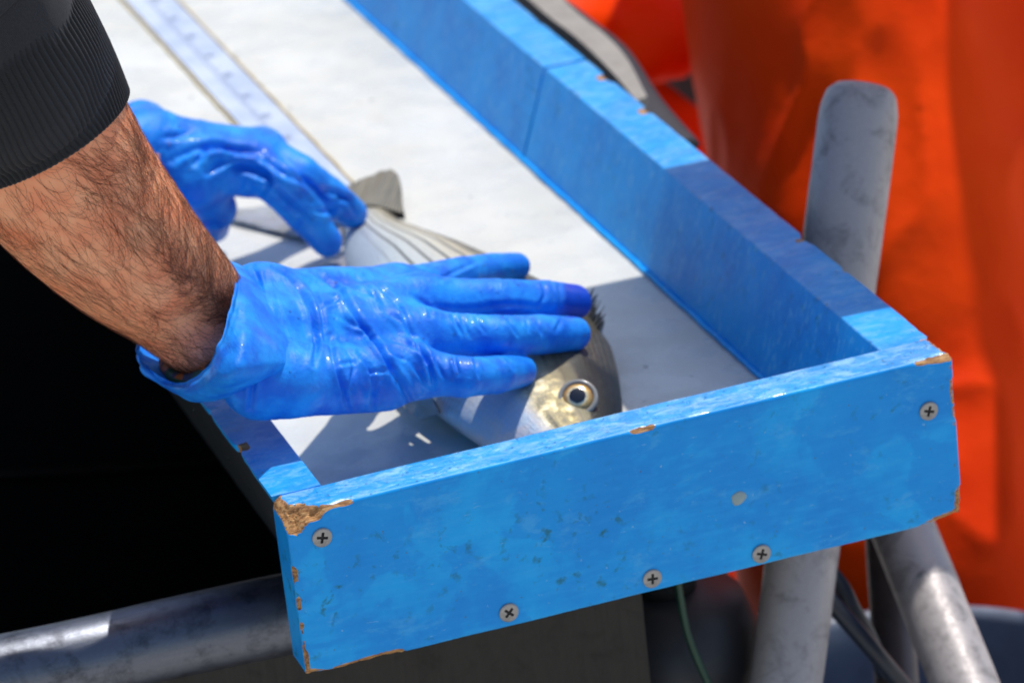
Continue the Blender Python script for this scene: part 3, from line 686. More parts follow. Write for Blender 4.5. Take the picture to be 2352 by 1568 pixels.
web('tail_fin', [Z(800, 500, -5.2), Z(790, 520, -5.3), Z(785, 545, -5.4)], [Z(700, 470, -5.4), Z(560, 478, -5.5), Z(500, 490, -5.5), Z(590, 520, -5.6), Z(690, 545, -5.6)], .16, M['fin2'])
for k in range(6):
    a_ = k/7; r0_ = Z(1322+50*a_, 742+50*a_, -3.9); t0_ = Z(1362+34*a_-6*(k % 2), 664+108*a_**1.2, -2.3-.8*a_)
    mesh('fin_spine', *tube(np.array([r0_, (r0_+t0_)/2+[.12, 0, .1], t0_]), [.13, .09, .02], 8, n=10), M['spine'], fish)
web('dorsal_fin', [Z(1318, 735, -4.0), Z(1355, 760, -3.9), Z(1372, 800, -3.9)], [Z(1366, 660, -2.2), Z(1388, 688, -2.3), Z(1392, 722, -2.6), Z(1388, 752, -3.3)], .14, M['spine'], teeth=.5, wob=.1)
web('anal_fin', [Z(800, 575, -5.2), Z(800, 610, -5.2), Z(830, 640, -5.2)], [Z(770, 590, -5.6), Z(715, 615, -5.6), Z(690, 632, -5.6), Z(720, 650, -5.6)], .15, M['fin2'])
web('pectoral_fin', [Z(985, 905, -3.0), Z(1000, 925, -3.4), Z(1010, 945, -4)], [Z(940, 905, -3.6), Z(925, 930, -4.6), Z(960, 960, -5.0)], .12, M['fin2'])

# ================================================================== PERSON WITH GLOVES
per = empty('person', (-55, 36, -95), 'person in a black sweater and blue gloves pressing a fish flat on the tray', 'person')
# ---- forearm
arm_px = np.array([(650, 800), (575, 778), (520, 760), (480, 748), (395, 668), (290, 568), (152, 410), (40, 230), (-60, 95), (-160, -40), (-260, -180)], float)
arm_z = np.array([3.4, 4.0, 4.8, 5.7, 8.2, 11.2, 15.3, 20.0, 24.5, 28, 32]); arm_c = np.array([Z(p[0], p[1], z) for p, z in zip(arm_px, arm_z)])
arm_a = np.array([1.5, 2.2, 2.65, 2.85, 3.35, 4.05, 4.75, 5.0, 5.2, 5.3, 5.4]); arm_b = np.array([1.0, 1.4, 1.9, 2.15, 2.7, 3.3, 4.0, 4.4, 4.6, 4.8, 4.9])
NA = 267
AC = catmull(arm_c, NA); AA = np.interp(np.linspace(0, 1, NA), np.linspace(0, 1, 11), arm_a); AB = np.interp(np.linspace(0, 1, NA), np.linspace(0, 1, 11), arm_b)
ker = np.ones(15)/15
AA = np.convolve(np.pad(AA, 7, 'edge'), ker, 'valid'); AB = np.convolve(np.pad(AB, 7, 'edge'), ker, 'valid')
AT = np.gradient(AC, axis=0); AT /= np.linalg.norm(AT, axis=1)[:, None]; AT = -AT        # towards the wrist
N1 = np.cross(AT, CV); N1 /= np.linalg.norm(N1, axis=1)[:, None]
if (N1[150]@CU) < 0: N1 = -N1                                                            # towards the upper right silhouette
N2 = np.cross(AT, N1); N2 *= np.sign((N2@(-CV)))[:, None]                                # towards the camera
def lerp_row(Aarr, s):
    s = np.clip(s, 0, NA-1.001); i = s.astype(int); f = (s-i); return Aarr[i]*(1-f)[..., None]+Aarr[i+1]*f[..., None] if Aarr.ndim > 1 else Aarr[i]*(1-f)+Aarr[i+1]*f
def arm_surf(s, th, lift=0.0):
    """s ring index (float), th 0 = upper right silhouette, pi/2 = facing the camera"""
    c, n1, n2, a, b = (lerp_row(q, s) for q in (AC, N1, N2, AA, AB))
    k = 1+.02*np.sin(3*th+s*.03)+.03*np.exp(-((s-75)/14)**2)*np.cos(th-2.6)
    return c+n1*((a*k+lift)*np.cos(th))[..., None]+n2*((b*k+lift)*np.sin(th))[..., None]
S_, T_ = np.meshgrid(np.arange(NA).astype(float), np.linspace(0, 2*np.pi, 96, endpoint=False), indexing='ij')
V = arm_surf(S_, T_).reshape(-1, 3); V += .045*(fbm(V, .4, 3)-1)[:, None]*N2.mean(0)
pink = ss(110, 70, S_).ravel()
mesh('forearm', V, grid_faces(NA, 96), M['skin'], per, attrs={'pink': pink})
print('arm px', [tuple(int(q) for q in proj(AC[k])) for k in (0, 40, 80, 120, 160, 200)])
# ---- hair on the forearm, combed along the limb and swirling
def hairs(n, s0, s1, t0, t1, lmin, lmax, seg=8, rad=.013):
    s = rng.uniform(s0, s1, n); th = rng.uniform(t0, t1, n); L = rng.uniform(lmin, lmax, n)*(.75+.5*rng.random(n))
    cell = np.stack([s*.035, th*1.4, 0*s], -1); sw = fbm(cell, 1.0, 2, 3)*1.1
    q = np.clip(th/np.pi, 0, 1); ang0 = (60-105*q**.8)*np.pi/180                # from the limb direction towards growing theta
    ang = ang0+sw+rng.normal(0, .26, n); curl = rng.normal(0, .15, n)+.08*np.sign(sw)
    lift = np.full(n, .01); lr = rng.uniform(.02, .10, n)
    flat = rng.random(n)**2; P = [arm_surf(s, th, lift)]
    for k in range(seg):
        ds = L/seg; lift = lift+lr*(ds*.8)*(1-k/seg*1.1)
        cellw = (lerp_row(AA, s))
        th = th+np.sin(ang)*ds/cellw; step = np.linalg.norm(AC[120]-AC[119]); s = s-np.cos(ang)*ds/step*1.0; ang = ang+curl
        P.append(arm_surf(s, th, np.maximum(lift, .012)))
    P = np.stack(P, 1); m = 3                                                    # n, seg+1, 3
    T = np.gradient(P, axis=1); T /= np.linalg.norm(T, axis=2)[..., None]; A = np.cross(T, CV); A /= np.maximum(np.linalg.norm(A, axis=2)[..., None], 1e-6); B = np.cross(T, A)
    r = rad*(.7+.6*rng.random(n))[:, None]*np.linspace(1, .25, seg+1)[None]
    th3 = np.array([0, 2.1, 4.2]); V = P[:, :, None]+r[..., None, None]*(A[:, :, None]*np.cos(th3)[None, None, :, None]+B[:, :, None]*np.sin(th3)[None, None, :, None])
    base = np.arange(n)[:, None, None]*(seg+1)*m; i = np.arange(seg)[None, :, None]; j = np.arange(m)[None, None, :]
    a = base+i*m+j; b = base+i*m+(j+1) % m; F = np.stack([a, b, b+m, a+m], -1).reshape(-1, 4)
    return V.reshape(-1, 3), F
v1, f1 = hairs(1800, 66, 175, -.25, 3.2, 1.3, 3.4, seg=11, rad=.0075); v2, f2 = hairs(1100, 84, 172, .0, 1.5, 1.0, 2.4, rad=.0085); v3, f3 = hairs(400, 70, 160, 3.1, 6.0, .8, 1.6)
V = np.concatenate([v1, v2, v3]); F = np.concatenate([f1, f2+len(v1), f3+len(v1)+len(v2)]); mesh('arm_hair', V, F, M['hair'], per, kind='stuff')
# ---- ribbed cuff and sleeve
def sleeve(name, s0, s1, ra, rb, mat, ribs=0, amp=.0, ns=60, nt=720, par=per, thick=.35, lump=0.):
    s = np.linspace(s0, s1, ns); q = np.linspace(0, 1, ns); th = np.linspace(0, 2*np.pi, nt, endpoint=False)
    S_, T_ = np.meshgrid(s, th, indexing='ij'); off = np.interp(q, np.linspace(0, 1, len(ra)), ra)[:, None]+np.zeros((1, nt))
    off2 = np.interp(q, np.linspace(0, 1, len(rb)), rb)[:, None]
    wob = .12*np.sin(T_*3+S_*.02); rib = amp*np.abs(np.cos(ribs/2*(T_+.03*np.sin(S_*.12)+.015*np.sin(T_*5+S_*.2))))**.8 if ribs else 0
    c, n1, n2, a, b = (lerp_row(k, S_) for k in (AC, N1, N2, AA, AB))
    O = off*(np.cos(T_)**2)+off2*(np.sin(T_)**2)+wob*.6+rib
    V = c+n1*((a+O)*np.cos(T_))[..., None]+n2*((b+O)*np.sin(T_))[..., None]
    if lump:
        Nn = n1*np.cos(T_)[..., None]+n2*np.sin(T_)[..., None]; V = V+Nn*(lump*fbm(V*[1, 1, .6], .22, 3, 5))[..., None]
    V0 = V[0]; inner = c[0]+n1[0]*((a[0]+O[0]-thick)*np.cos(T_[0]))[..., None]+n2[0]*((b[0]+O[0]-thick)*np.sin(T_[0]))[..., None]
    mid = (V0+inner)/2-AT[int(s0)]*-.0+AT[int(s0)]*.14
    deep = inner-AT[int(s0)]*2.0
    V = np.concatenate([deep[None], inner[None], mid[None], V]); return mesh(name, V.reshape(-1, 3), grid_faces(ns+3, nt), mat, par)
_sx = np.arange(100, 239.); _py = proj(arm_surf(_sx, np.zeros(len(_sx)), .3)); s_hem = float(_sx[np.argmin(np.abs(_py[0]-292))]); _sx = np.arange(100, 262.); _pf = proj(arm_surf(_sx, np.full(len(_sx), np.pi/2), .5)); s_seam = float(_sx[np.argmin(np.abs(_pf[1]-(proj(arm_surf(np.array([s_hem]), np.array([np.pi/2]), .5))[1][0]-165)))]); print('hem', s_hem, s_seam)
sleeve('cuff', s_hem, s_seam+5, [.25, .55, .75, .6], [.3, .6, .75, .6], M['knit'], ribs=104, amp=.13, ns=90, nt=1040)
sleeve('sleeve', s_seam, 265.5, [.6, 1.2, 1.4, 1.3, 1.3], [.7, 1.15, 1.3, 1.2, 1.3], M['fleece'], ns=70, nt=240, lump=.55)

# ---- right glove hand
W_ = Z(590, 782, 1.7)
J = {k: Z(*v) for k, v in dict(
    i0=(905, 672, 2.0), i1=(1060, 632, .6), i2=(1130, 618, -1.1), i3=(1186, 612, -1.6),
    m0=(960, 695, 2.3), m1=(1140, 690, 1.3), m2=(1250, 690, .1), m3=(1318, 694, -1.1),
    r0=(960, 772, 1.8), r1=(1135, 772, .9), r2=(1240, 768, -.2), r3=(1316, 767, -1.3),
    p0=(940, 852, 1.1), p1=(1065, 866, .6), p2=(1140, 860, -.3), p3=(1196, 852, -1.3),
    w0=(600, 700, 5.0), w1=(590, 780, 4.6), w2=(600, 868, 3.7)).items()}
_q = np.array(list(J.values())); S = Sdf(_q.min(0)-3.2, _q.max(0)+3.2, .15)
fl = None
for k, ra in (('i', (1.35, 1.05, .92, .84)), ('m', (1.4, 1.2, 1.14, 1.02)), ('r', (1.35, 1.15, 1.1, 1.0)), ('p', (1.25, 1.1, 1.02, .9))):
    S.chain([J[k+'0'], J[k+'1'], J[k+'2'], J[k+'3']], ra, .12)
up_n = np.array([0, 0, 1.])
g = S.g.copy()
for a, b, ra, rb in (('w0', 'i0', 1.9, 1.5), ('w1', 'm0', 1.9, 1.55), ('w1', 'r0', 1.9, 1.5), ('w2', 'p0', 1.85, 1.45)): S.cone(J[a], J[b], ra, rb, 1.0)
S.cone(J['w0'], J['w2'], 2.15, 2.0, 1.2)
hy = Z(800, 905, .1); S.cone(Z(690, 880, 3.2), Z(880, 885, 1.0), 1.7, 1.35, 1.0)
S.cone(Z(740, 690, 3.4), Z(850, 664, .6), 1.5, 1.2, .8); S.cone(Z(840, 668, .8), Z(930, 690, -1.8), 1.2, 1.0, .4)          # thumb, folded down on the far side of the fish
V, F = S.mesh(); F = outward(V, F); V = relax(V, F, 2, .5); V, F = subdiv(V, F); V = relax(V, F, 1, .5)
def glove_detail(V, F, strokes, w, fine=.03, seed=0, axis=(1, 0, 0)):
    N = normals(V, F); ax = np.array(axis, float); ax /= np.linalg.norm(ax)
    q = V@ax; b_ = V-q[:, None]*ax; P = b_*.55+ax*q[:, None]*2.1
    n1 = 1-np.abs(fbm(P+fbm(V, .6, 2, seed)[:, None]*.8, .55, 3, seed)); H = fine*1.2*(n1**4-.35)+fine*.8*fbm(V, 1.6, 2, seed+4)
    H = H+1.8*stroke_field(V, N, [(s_[0], s_[1]*(1.45 if s_[1] >= .1 else 1), s_[2]*1.3) for s_ in strokes], w); return V+N*H[:, None], N
def R2(*p): return [(287+x*.4883, 516.8+y*.4883) for x, y in p]
ST2 = [(R2((700, 195), (790, 260), (860, 380), (885, 470), (900, 560), (890, 660)), .11, 5), (R2((770, 200), (880, 300), (925, 420), (935, 520), (950, 600)), .07, 4.5),
 (R2((880, 215), (1000, 300), (1060, 390), (1110, 470), (1160, 540), (1200, 600), (1250, 700), (1330, 830)), .13, 5.5), (R2((960, 235), (1060, 290), (1170, 340), (1210, 400)), .08, 4),
 (R2((1060, 235), (1160, 310), (1220, 400), (1290, 450), (1330, 520)), .08, 4.5), (R2((1130, 240), (1220, 310), (1300, 400), (1340, 500), (1400, 600), (1420, 640)), .09, 4.5),
 (R2((600, 200), (640, 300), (650, 400), (640, 520), (610, 700), (590, 860)), .10, 5), (R2((660, 230), (680, 420), (665, 600)), .05, 4), (R2((960, 520), (985, 640), (1010, 720), (1050, 860)), .10, 5),
 (R2((1010, 540), (1075, 650), (1060, 760), (1090, 860)), .07, 4.5), (R2((1100, 600), (1160, 700), (1165, 860)), .10, 5), (R2((1160, 540), (1230, 640), (1300, 740), (1345, 830)), .11, 5),
 (R2((1540, 430), (1590, 520)), .07, 4), (R2((1575, 430), (1620, 525)), .06, 4), (R2((1380, 570), (1420, 640), (1455, 760)), .11, 5), (R2((1345, 640), (1400, 720), (1440, 770)), .09, 4.5),
 (R2((2035, 250), (2050, 330), (2045, 410)), .06, 4), (R2((1960, 255), (1975, 330), (1930, 400)), .06, 4), (R2((930, 380), (1040, 340)), .05, 3.5), 
 (R2((1650, 440), (1690, 505)), .05, 3.5), (R2((1800, 440), (1845, 520)), .055, 3.5), (R2((1885, 440), (1900, 500)), .04, 3),
 (R2((1450, 620), (1495, 715)), .08, 4), (R2((1545, 615), (1570, 705)), .06, 3.5), (R2((1640, 610), (1665, 720)), .06, 3.5), (R2((1790, 620), (1830, 680)), .05, 3.5), (R2((1930, 445), (1965, 520)), .06, 4), (R2((2050, 445), (2030, 500)), .05, 4),
 (R2((1480, 130 + 130), (1560, 215), (1680, 160)), .04, 4), (R2((1450, 380), (1600, 395), (1800, 372), (1980, 385)), .06, 5), (R2((1240, 540), (1330, 560), (1390, 610)), .08, 4),
 (R2((1000, 420), (1080, 480), (1150, 500)), .05, 4), (R2((1240, 600), (1330, 640)), .06, 4), (R2((1000, 660), (1090, 640)), .05, 4), (R2((1130, 690), (1230, 690)), .05, 4), (R2((1350, 330), (1420, 380), (1440, 430)), .07, 4)]
V, N = glove_detail(V, F, ST2, 4.5, .016, 2)
x_, y_ = proj(V); tight = ss(1290, 1310, x_)*(y_ < 730)+.35*ss(.1, .5, fbm(V, .35, 3, 8))
mesh('glove', V, F, M['glove'], per, attrs={'tight': tight}, label='right hand glove of blue nitrile, spread flat over the fish')
# ---- loose cuff of that glove, with its rolled rim open towards the arm
rimA = [(312, 800, 2.6), (338, 842, 1.6), (385, 874, 1.2), (430, 880, 1.5), (476, 842, 3.2), (506, 785, 4.4), (528, 715, 5.2), (541, 652, 5.6), (518, 600, 5.0), (455, 610, 2.0), (390, 680, 1.2), (330, 760, 1.8)]
rimB = [(330, 838, 1.6), (352, 872, .9), (400, 896, .9), (452, 902, 1.6), (500, 862, 3.4), (532, 795, 4.6), (550, 722, 5.3), (556, 655, 5.5), (532, 603, 4.8), (470, 620, 1.6), (410, 690, .8), (350, 780, 1.0)]
rimC = [(430, 880, .6), (440, 905, .3), (480, 922, .5), (520, 905, 1.6), (560, 860, 3.4), (580, 795, 4.4), (588, 725, 4.8), (588, 660, 4.8), (560, 614, 4.2), (520, 640, 1.4), (480, 720, .4), (450, 800, .3)]
rimD = [(590, 880, .9), (610, 898, .9), (640, 900, 1.0), (672, 875, 1.7), (690, 840, 2.2), (700, 790, 2.5), (700, 740, 2.6), (690, 690, 2.6), (665, 665, 2.4), (630, 690, 1.6), (615, 750, 1.2), (600, 820, 1.0)]
rings = [np.array([Z(p[0], p[1], p[2]+2.6) for p in r]) for r in (rimA, rimB, rimC, rimD)]
cD = rings[3].mean(0); rings[3] = cD+(rings[3]-cD)*.72; nth = 220; dens = [catmull(r, nth, closed=True) for r in rings]; K = 40
Lf = catmull(np.array([d.ravel() for d in dens]), K).reshape(K, nth, 3)
def grid_normals(G):
    du = np.gradient(G, axis=0); dv = np.roll(G, -1, 1)-np.roll(G, 1, 1); n = np.cross(du, dv); return n/np.maximum(np.linalg.norm(n, axis=2), 1e-9)[..., None]
Gn = grid_normals(Lf); ctr = Lf.mean((1,), keepdims=True)
if ((Lf-ctr)*Gn).sum() < 0: Gn = -Gn
ph = np.linspace(0, 2*np.pi, nth, endpoint=False)[None, :]; kk = np.linspace(0, 1, K)[:, None]
fold = .035*np.sin(ph*9+kk*5+2*np.sin(ph*2))*(1-kk*.5)+.018*np.sin(ph*23+kk*9)*(1-kk)+.08*np.exp(-((kk-.16-.05*np.sin(ph*2))/.05)**2)
fold = fold+.10*fbm(Lf.reshape(-1, 3)*[1, 1, 1], .5, 3, 21).reshape(K, nth)
Lo = Lf+Gn*fold[..., None]; Li = Lo-Gn*.06
G = np.concatenate([Li[::-1], (Lo[:1]+AT[90]*-.06), Lo]); mesh('glove_cuff', G.reshape(-1, 3), grid_faces(len(G), nth), M['glove'], per, attrs={'tight': np.zeros(len(G)*nth)}, label='loose open cuff of the right hand glove')
# bracelet under the cuff
def mat_brace():
    t = NT('bead_bracelet'); v = t.coord(); vo = t.n('ShaderNodeTexVoronoi'); vo.inputs['Scale'].default_value = 2.2; t.l(v, vo.inputs['Vector']); c = t.ramp(vo.outputs['Color'], [(.2, (.01, .04, .05)), (.45, (.02, .09, .05)), (.62, (.02, .05, .12)), (.8, (.35, .10, .02))]); t.set(Base_Color=c, Roughness=.5, Normal=t.bump(vo.outputs['Distance'], .8, .1)); return t.m
sB = np.full(60, 80.0); tB = np.linspace(0, 2*np.pi, 60); bp = arm_surf(sB, tB, .12)+np.array([-.1, -.15, -.35]); mesh('bracelet', *tube(bp, .42, 14, ref=AT[80], n=180, cap=False), mat_brace(), per)

# ---- left glove hand holding the tail
Lh = {k: Z(*v) for k, v in dict(w=(340, 338, 3.4), k1=(565, 372, 1.6), k1b=(640, 425, .6), k1c=(700, 490, -1.6), k1d=(752, 556, -3.7), k2=(590, 355, 1.4), k2b=(690, 405, .2), k2c=(755, 452, -1.9), k2d=(808, 490, -3.5),
    k3=(600, 352, .6), k3b=(700, 418, -2.4), k3c=(760, 468, -4.0), th0=(440, 415, 1.6), th1=(492, 478, -1.6), th2=(490, 522, -4.2)).items()}
S = Sdf(np.array(list(Lh.values())).min(0)-4, np.array(list(Lh.values())).max(0)+4, .17)
S.chain([Lh['k1'], Lh['k1b'], Lh['k1c'], Lh['k1d']], (1.5, 1.32, 1.2, .95), .2); S.chain([Lh['k2'], Lh['k2b'], Lh['k2c'], Lh['k2d']], (1.5, 1.3, 1.2, .98), .2)
S.chain([Lh['k3'], Lh['k3b'], Lh['k3c']], (1.4, 1.2, 1.0), .2); S.chain([Lh['th0'], Lh['th1'], Lh['th2']], (1.5, 1.3, 1.0), .5)
for k, a in (('k1', 1.6), ('k2', 1.5), ('th0', 1.4), ('k3', 1.5)): S.cone(Lh['w'], Lh[k], 1.8, a, .9)
S.cone(Z(455, 378, 2.2), Z(560, 392, 1.2), 1.8, 1.5, .9); S.cone(Z(300, 345, 3.6), Lh['w'], 2.2, 2.1, .8); S.cone(Z(325, 300, 3.6), Lh['w'], 1.9, 2.0, .8)
V, F = S.mesh(); F = outward(V, F); V = relax(V, F, 2, .5); V, F = subdiv(V, F); V = relax(V, F, 1, .5)
def R3(*p): return [(287+x*.3661, 229.7+y*.3661) for x, y in p]
ST3 = [(R3((300, 380), (420, 320), (560, 290), (700, 320), (850, 330)), .13, 7), (R3((440, 400), (500, 330), (560, 310)), .12, 6), (R3((520, 460), (600, 400), (680, 370)), .12, 6), (R3((640, 430), (760, 430), (860, 470), (900, 500)), .14, 7),
 (R3((870, 580), (905, 520), (890, 460)), .10, 5), (R3((930, 530), (1040, 640), (1120, 700), (1200, 760)), .12, 6), (R3((1060, 480), (1180, 560), (1260, 650)), .12, 6), (R3((1240, 560), (1330, 590), (1420, 640)), .12, 5), (R3((1180, 690), (1270, 700), (1340, 660)), .10, 5),
 (R3((1050, 800), (1090, 740), (1060, 690)), .08, 5), (R3((700, 560), (760, 500), (800, 560)), .06, 5), (R3((230, 240), (330, 230), (420, 200)), .08, 6), (R3((860, 370), (960, 440), (1060, 500)), .10, 6), (R3((1280, 640), (1380, 620), (1450, 700)), .12, 5), (R3((480, 800), (540, 760), (600, 820)), .08, 5)]
V, N = glove_detail(V, F, ST3, 6, .028, 12, (.6, -.3, -.5)); mesh('glove', V, F, M['glove'], per, attrs={'tight': .3*ss(0, .5, fbm(V, .35, 3, 8))}, label='left hand glove of blue nitrile, holding down the tail of the fish')
# ---- the rest of the person: sleeves, sweater, trousers, head (all left of the frame)
S = Sdf((-90, 5, -96), (-2, 75, 100), 1.1)
el = AC[-1]+np.array([-3, 2, 6]); sh = np.array([-38, 38, 56.]); S.cone(AC[-16], el, 5.9, 6.6, 1); S.cone(el, sh, 6.6, 8.5, 2); sh2 = np.array([-36, 62, 50.]); hw = Z(318, 352, 3.6)
S.cone(hw+[-12, 1, 3], np.array([-26, 52, 24.]), 4.0, 5.6, 1); S.cone(np.array([-26, 52, 24.]), sh2, 5.6, 8, 2)
S.cone((-44, 40, 52), (-58, 46, 0), 15, 16, 4); S.cone((-42, 56, 50), (-58, 50, 0), 14, 16, 4); S.cone((-58, 42, -2), (-62, 36, -88), 10, 6.5, 3); S.cone((-58, 54, -2), (-62, 60, -88), 10, 6.5, 3)
V, F = S.mesh(); F = outward(V, F); V = relax(V, F, 2); mesh('clothes', V+.3*fbm(V, .12, 3)[:, None], F, M['fleece'], per)
S = Sdf((-60, 30, 55), (-15, 70, 105), .8); hc = np.array([-33, 49, 80.]); S.cone((-42, 49, 62), hc, 6.2, 7, 2); S.cone(hc, hc+[2, 0, 5], 8.3, 9.2, 2); S.cone(hc+[7, 0, -2], hc+[10.3, 0, -3], 2.2, .9, 1.2); S.cone(hc+[2, 0, -6], hc+[6, 0, -7], 5, 4, 2)
for s in (-1, 1): S.cone(hc+[1, 8.7*s, 1], hc+[1, 9*s, -2], 1.5, 1.2, .8); S.cone(hc+[7.4, 3.2*s, 2.4], hc+[7.2, 3.4*s, 2.4], 1.2, 1.2, .5)
V, F = S.mesh(); F = outward(V, F); mesh('head', V, F, M['skin'], per, attrs={'pink': np.zeros(len(V))})
S = Sdf((-50, 35, 75), (-15, 65, 105), .8); S.cone(hc+[0, 0, 5], hc+[-2, 0, 6], 9.6, 9.9, 1); V, F = S.mesh(); F = outward(V, F); mesh('knit_cap', V[:], F, M['knit'], per)
V, F = tube(np.array([hw+[-12, 1, 3], hw+[-5, .2, 1.0], hw+[-1.5, 0, 0], hw+[1, -.3, -.5]]), [2.8, 2.2, 1.5, 1.2], 24, n=20); mesh('forearm', V, F, M['skin'], per, attrs={'pink': np.zeros(len(V))})

# ================================================================== ORANGE WORKERS
wk = empty('person', (70, 72, -95), 'person in orange waterproof bib overalls standing behind the pipe stand', 'person')
S = Sdf((35, 35, -96), (128, 125, 60), 1.0)
[S.cone((68.5+10*k, 93+4*k, 10), (63+12*k, 63+4*k, -46), 12.5, 12.5, 4) for k in range(3)]
S.cone((60, 64, -44), (63, 68, -88), 12, 9, 4); S.cone((82, 70, -44), (84, 72, -88), 12, 9, 4)
for k in range(2): S.cone((80+10*k, 92+5*k, 12), (96+9*k, 93, 34), 12, 12, 4)
V, F = S.mesh(); F = outward(V, F); V = relax(V, F, 3); V, F = subdiv(V, F); V = relax(V, F, 2); N = normals(V, F)
fo = fbm(V*[1.0, 1.0, .30], .08, 3, 31); fo2 = 1-np.abs(fbm(V*[1.0, 1.0, .5]+fo[:, None]*2, .16, 2, 37)); V = V+N*(1.3*fo+.5*(fo2**5))[:, None]
mesh('bib_overalls', V, F, M['orange'], wk)
S = Sdf((50, 20, 10), (128, 118, 64), 1.0)  # unseen upper body and arms, added above the view to cast shade
S.cone((99, 94, 26), (101, 93, 42), 12, 12, 3); S.cone((106, 94, 26), (108, 93, 42), 11, 11, 3); S.cone((96, 88, 46), (88, 48, 41), 6, 5.5, 2); S.cone((88, 48, 41), (61, 33, 32.5), 5.2, 3.6, 1.5); S.cone((116, 92, 46), (118, 72, 30), 6, 5.5, 2); S.cone((118, 72, 30), (104, 56, 20), 5.2, 3.6, 1.5)
V, F = S.mesh(); F = outward(V, F); V = relax(V, F, 2); mesh('jacket', V+.4*fbm(V, .15, 3)[:, None], F, M['orange'], wk)
for q, e in (((61, 33, 32.5), (-.95, -.25, -.05)), ((104, 56, 20), (-.85, -.5, 0))):
    S = Sdf((38, 18, 14), (112, 66, 42), .6)
    q = np.array(q, float); e = np.array(e, float); e /= np.linalg.norm(e); s_ = np.cross(e, [0, 0, 1]); S.cone(q, q+e*8, 2.6, 3.2, 1, (np.array([0, 0, 1.]), .55))
    for k in range(4): b0 = q+e*8+s_*(k-1.5)*1.9; S.cone(b0, b0+e*(5.5-abs(k-1.4))+[0, 0, -1.5], 1.0, .8, .4)
    S.cone(q+e*3+s_*2.5, q+e*7+s_*5, 1.2, .9, .5)
    V, F = S.mesh(); F = outward(V, F); mesh('hand', V, F, M['skin'], wk, attrs={'pink': np.zeros(len(V))})
S = Sdf((83, 64, 40), (123, 108, 90), .8); hc = np.array([103, 86, 66.]); S.cone((104, 92, 48), hc, 6.5, 7, 2); S.cone(hc, hc+[0, 0, 5], 8.3, 9.2, 2); S.cone(hc+[-3, -8, -2], hc+[-4, -10, -3], 2, 1, 1.2); S.cone(hc+[-1, -3, -6], hc+[-2, -6, -7], 5, 4, 2)
for s in (-1, 1): S.cone(hc+[9*s, 0, 1], hc+[9*s, 0, -2], 1.4, 1.2, .8)
V, F = S.mesh(); F = outward(V, F); mesh('head', V, F, M['skin'], wk, attrs={'pink': np.zeros(len(V))})
S = Sdf((87, 68, 55), (121, 106, 92), .8); S.cone(hc+[0, 1, 6], hc+[0, 2, 7], 9.6, 9.9, 1); V, F = S.mesh(); F = outward(V, F); mesh('knit_cap', V, F, M['fleece'], wk)
cbp = empty('blocker', (45, 29, 31), 'pale clipboard added out of view to shade the right side rail and tray floor', 'blocker')  # unseen board and clip, added so their shadow falls on rail and floor
P = np.array([[35.1, 16], [49.5, 15], [51.5, 42], [36.0, 42.6]], float); lo, hi = 31.2, 31.5
V = np.array([[x, y, lo] for x, y in P]+[[x, y, hi] for x, y in P]); mesh('board', V, [[3, 2, 1, 0], [4, 5, 6, 7]]+[[i, (i+1) % 4, 4+(i+1) % 4, 4+i] for i in range(4)], M['lanyard'], cbp, smooth=False)
V, F = box((40.5, 38, 31.5), (46.5, 40, 32.3)); mesh('clip', V, F, M['screw'], cbp, smooth=False)
w2 = empty('person', (60, 118, -95), 'person in sunlit orange waterproofs crouching in the background beyond the grey plank', 'person')
S = Sdf((25, 90, -96), (105, 165, 70), 1.1)
UP = (np.array([0, -.45, .89]), .3); S.cone(at(1260, 20, 'y', 98), at(1120, -330, 'y', 116), 5, 8, 2, UP); S.cone(at(1365, 130, 'y', 96), at(1280, -330, 'y', 114), 4.5, 9, 2, UP); S.cone(at(1450, 90, 'y', 98), at(1420, -330, 'y', 116), 5, 9, 2, UP); S.cone(at(1540, 70, 'y', 98), at(1560, -330, 'y', 116), 5, 9, 2, UP)
S.cone(at(1500, 120, 'y', 130), at(1560, 560, 'y', 130), 12, 12, 2); S.cone(at(1560, 560, 'y', 130), at(1620, 1300, 'y', 134), 11, 8, 2)
V, F = S.mesh(); F = outward(V, F); V = relax(V, F, 3); N = normals(V, F); V = V+N*(.7*fbm(V, .13, 3, 41))[:, None]; mesh('waterproofs', V, F, M['orange'], w2)
V, F = tube(np.array([at(1330, 260, 'y', 117), at(1390, 170, 'y', 116), at(1450, 125, 'y', 115), at(1505, 90, 'y', 115), at(1560, 125, 'y', 116), at(1640, 200, 'y', 117)]), [1.2, 1.8, 2.4, 3.0, 2.6, 2.2], 16, n=50); mesh('dark_glove', V, F, M['strap'], w2)
hc = at(1400, -700, 'y', 118); S = Sdf(hc-14, hc+14, .9); S.cone(hc, hc+[0, 0, 4], 8.3, 9, 2); S.cone(hc+[0, 2, -8], hc, 6, 6.5, 2); S.cone(hc+[-4, -7, -2], hc+[-5, -9, -3], 2, 1, 1)
V, F = S.mesh(); F = outward(V, F); mesh('head', V, F, M['skin'], w2, attrs={'pink': np.zeros(len(V))})

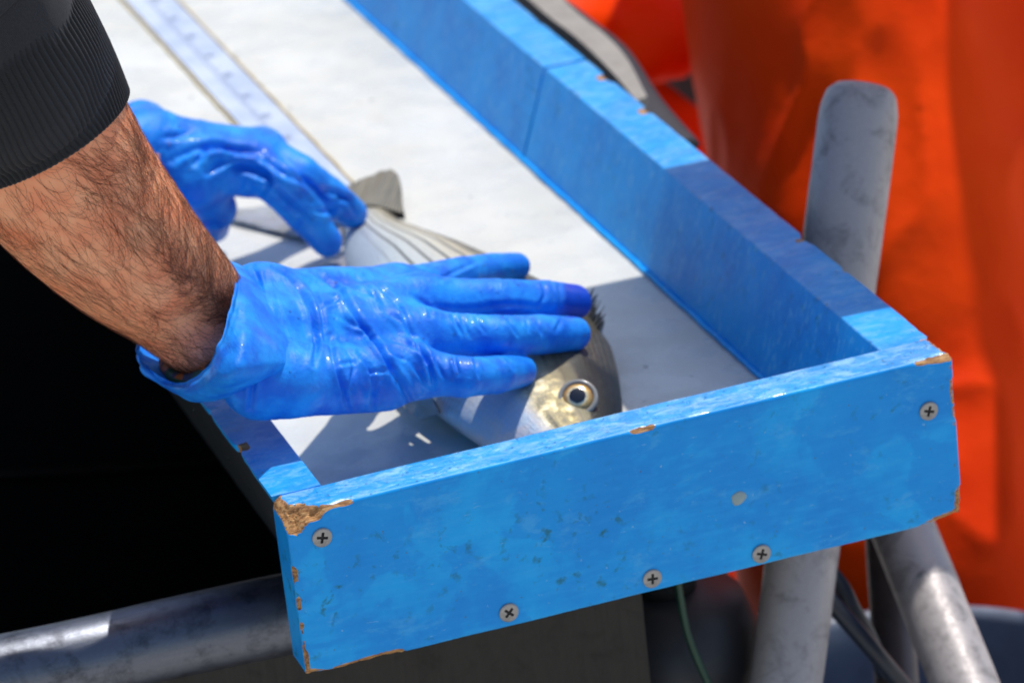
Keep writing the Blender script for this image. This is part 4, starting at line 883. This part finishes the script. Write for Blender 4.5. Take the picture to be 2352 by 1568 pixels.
# ================================================================== WATER DROPS
def drops(name, parent, pts, nrm, rad):
    m, k = 10, 4; B = []
    for i in range(k+1):
        a_ = math.pi/2*i/k
        for j in range(m): t_ = 2*math.pi*j/m; B.append((math.cos(t_)*math.cos(a_-0)*1., math.sin(t_)*math.cos(a_), math.sin(a_)*.75-.12))
    B = np.array(B); F0 = grid_faces(k+1, m).tolist()+[list(range(m))[::-1]]
    VV = []; FF = []; o_ = 0
    for p, n, r in zip(pts, nrm, rad):
        a1 = np.cross(n, [.3, .8, .5]); a1 /= np.linalg.norm(a1); a2 = np.cross(n, a1)
        VV.append(p+r*(B[:, :1]*a1+B[:, 1:2]*a2+B[:, 2:]*n)); FF += [[q+o_ for q in f] for f in F0]; o_ += len(B)
    return mesh(name, np.concatenate(VV), FF, M['water'], parent, kind='stuff')
def scatter_on(obname, n, cond, r0, r1):
    o = bpy.data.objects[obname] if isinstance(obname, str) else obname; me = o.data; V = np.empty(len(me.vertices)*3); me.vertices.foreach_get('co', V); V = V.reshape(-1, 3)/CM+ORI[o]
    N = np.empty(len(me.vertices)*3); me.vertices.foreach_get('normal', N); N = N.reshape(-1, 3); m = np.where(cond(V, N))[0]
    if not len(m): return None
    m = rng.choice(m, min(n, len(m)), replace=False); return V[m], N[m], r0+(r1-r0)*rng.random(len(m))**3
gl = [o for o in per.children if o.name.startswith('glove') and 'cuff' not in o.name]
for o in gl:
    r = scatter_on(o, 70, lambda V, N: (N@(-CV) > .2) & (N[:, 2] > .0), .045, .12)
    if r: drops('water_drops', per, *r)
r = scatter_on('end_board', 520, lambda V, N: (N[:, 2] > .8), .02, .075); drops('water_drops', tray, *r)
for o in [c for c in tray.children if c.name.startswith('side_rail')]:
    r = scatter_on(o, 50, lambda V, N: (N[:, 2] > .8) & (V[:, 1] < 60), .04, .11)
    if r: drops('water_drops', tray, *r)
    r = scatter_on(o, 130, lambda V, N: (N[:, 0] < -.7) & (V[:, 1] < 60) & (V[:, 2] > -6.8), .05, .13)
    if r: drops('water_drops', tray, *r)
r = scatter_on([c for c in fish.children if c.name.startswith('body')][0], 130, lambda V, N: (N@(-CV) > .3) & (V[:, 1] < 16), .02, .06); drops('water_drops', fish, *r)
r = scatter_on('floor_panel', 60, lambda V, N: (N[:, 2] > .8) & (V[:, 1] < 100) & (V[:, 0] > 10), .06, .16); drops('water_drops', tray, *r)
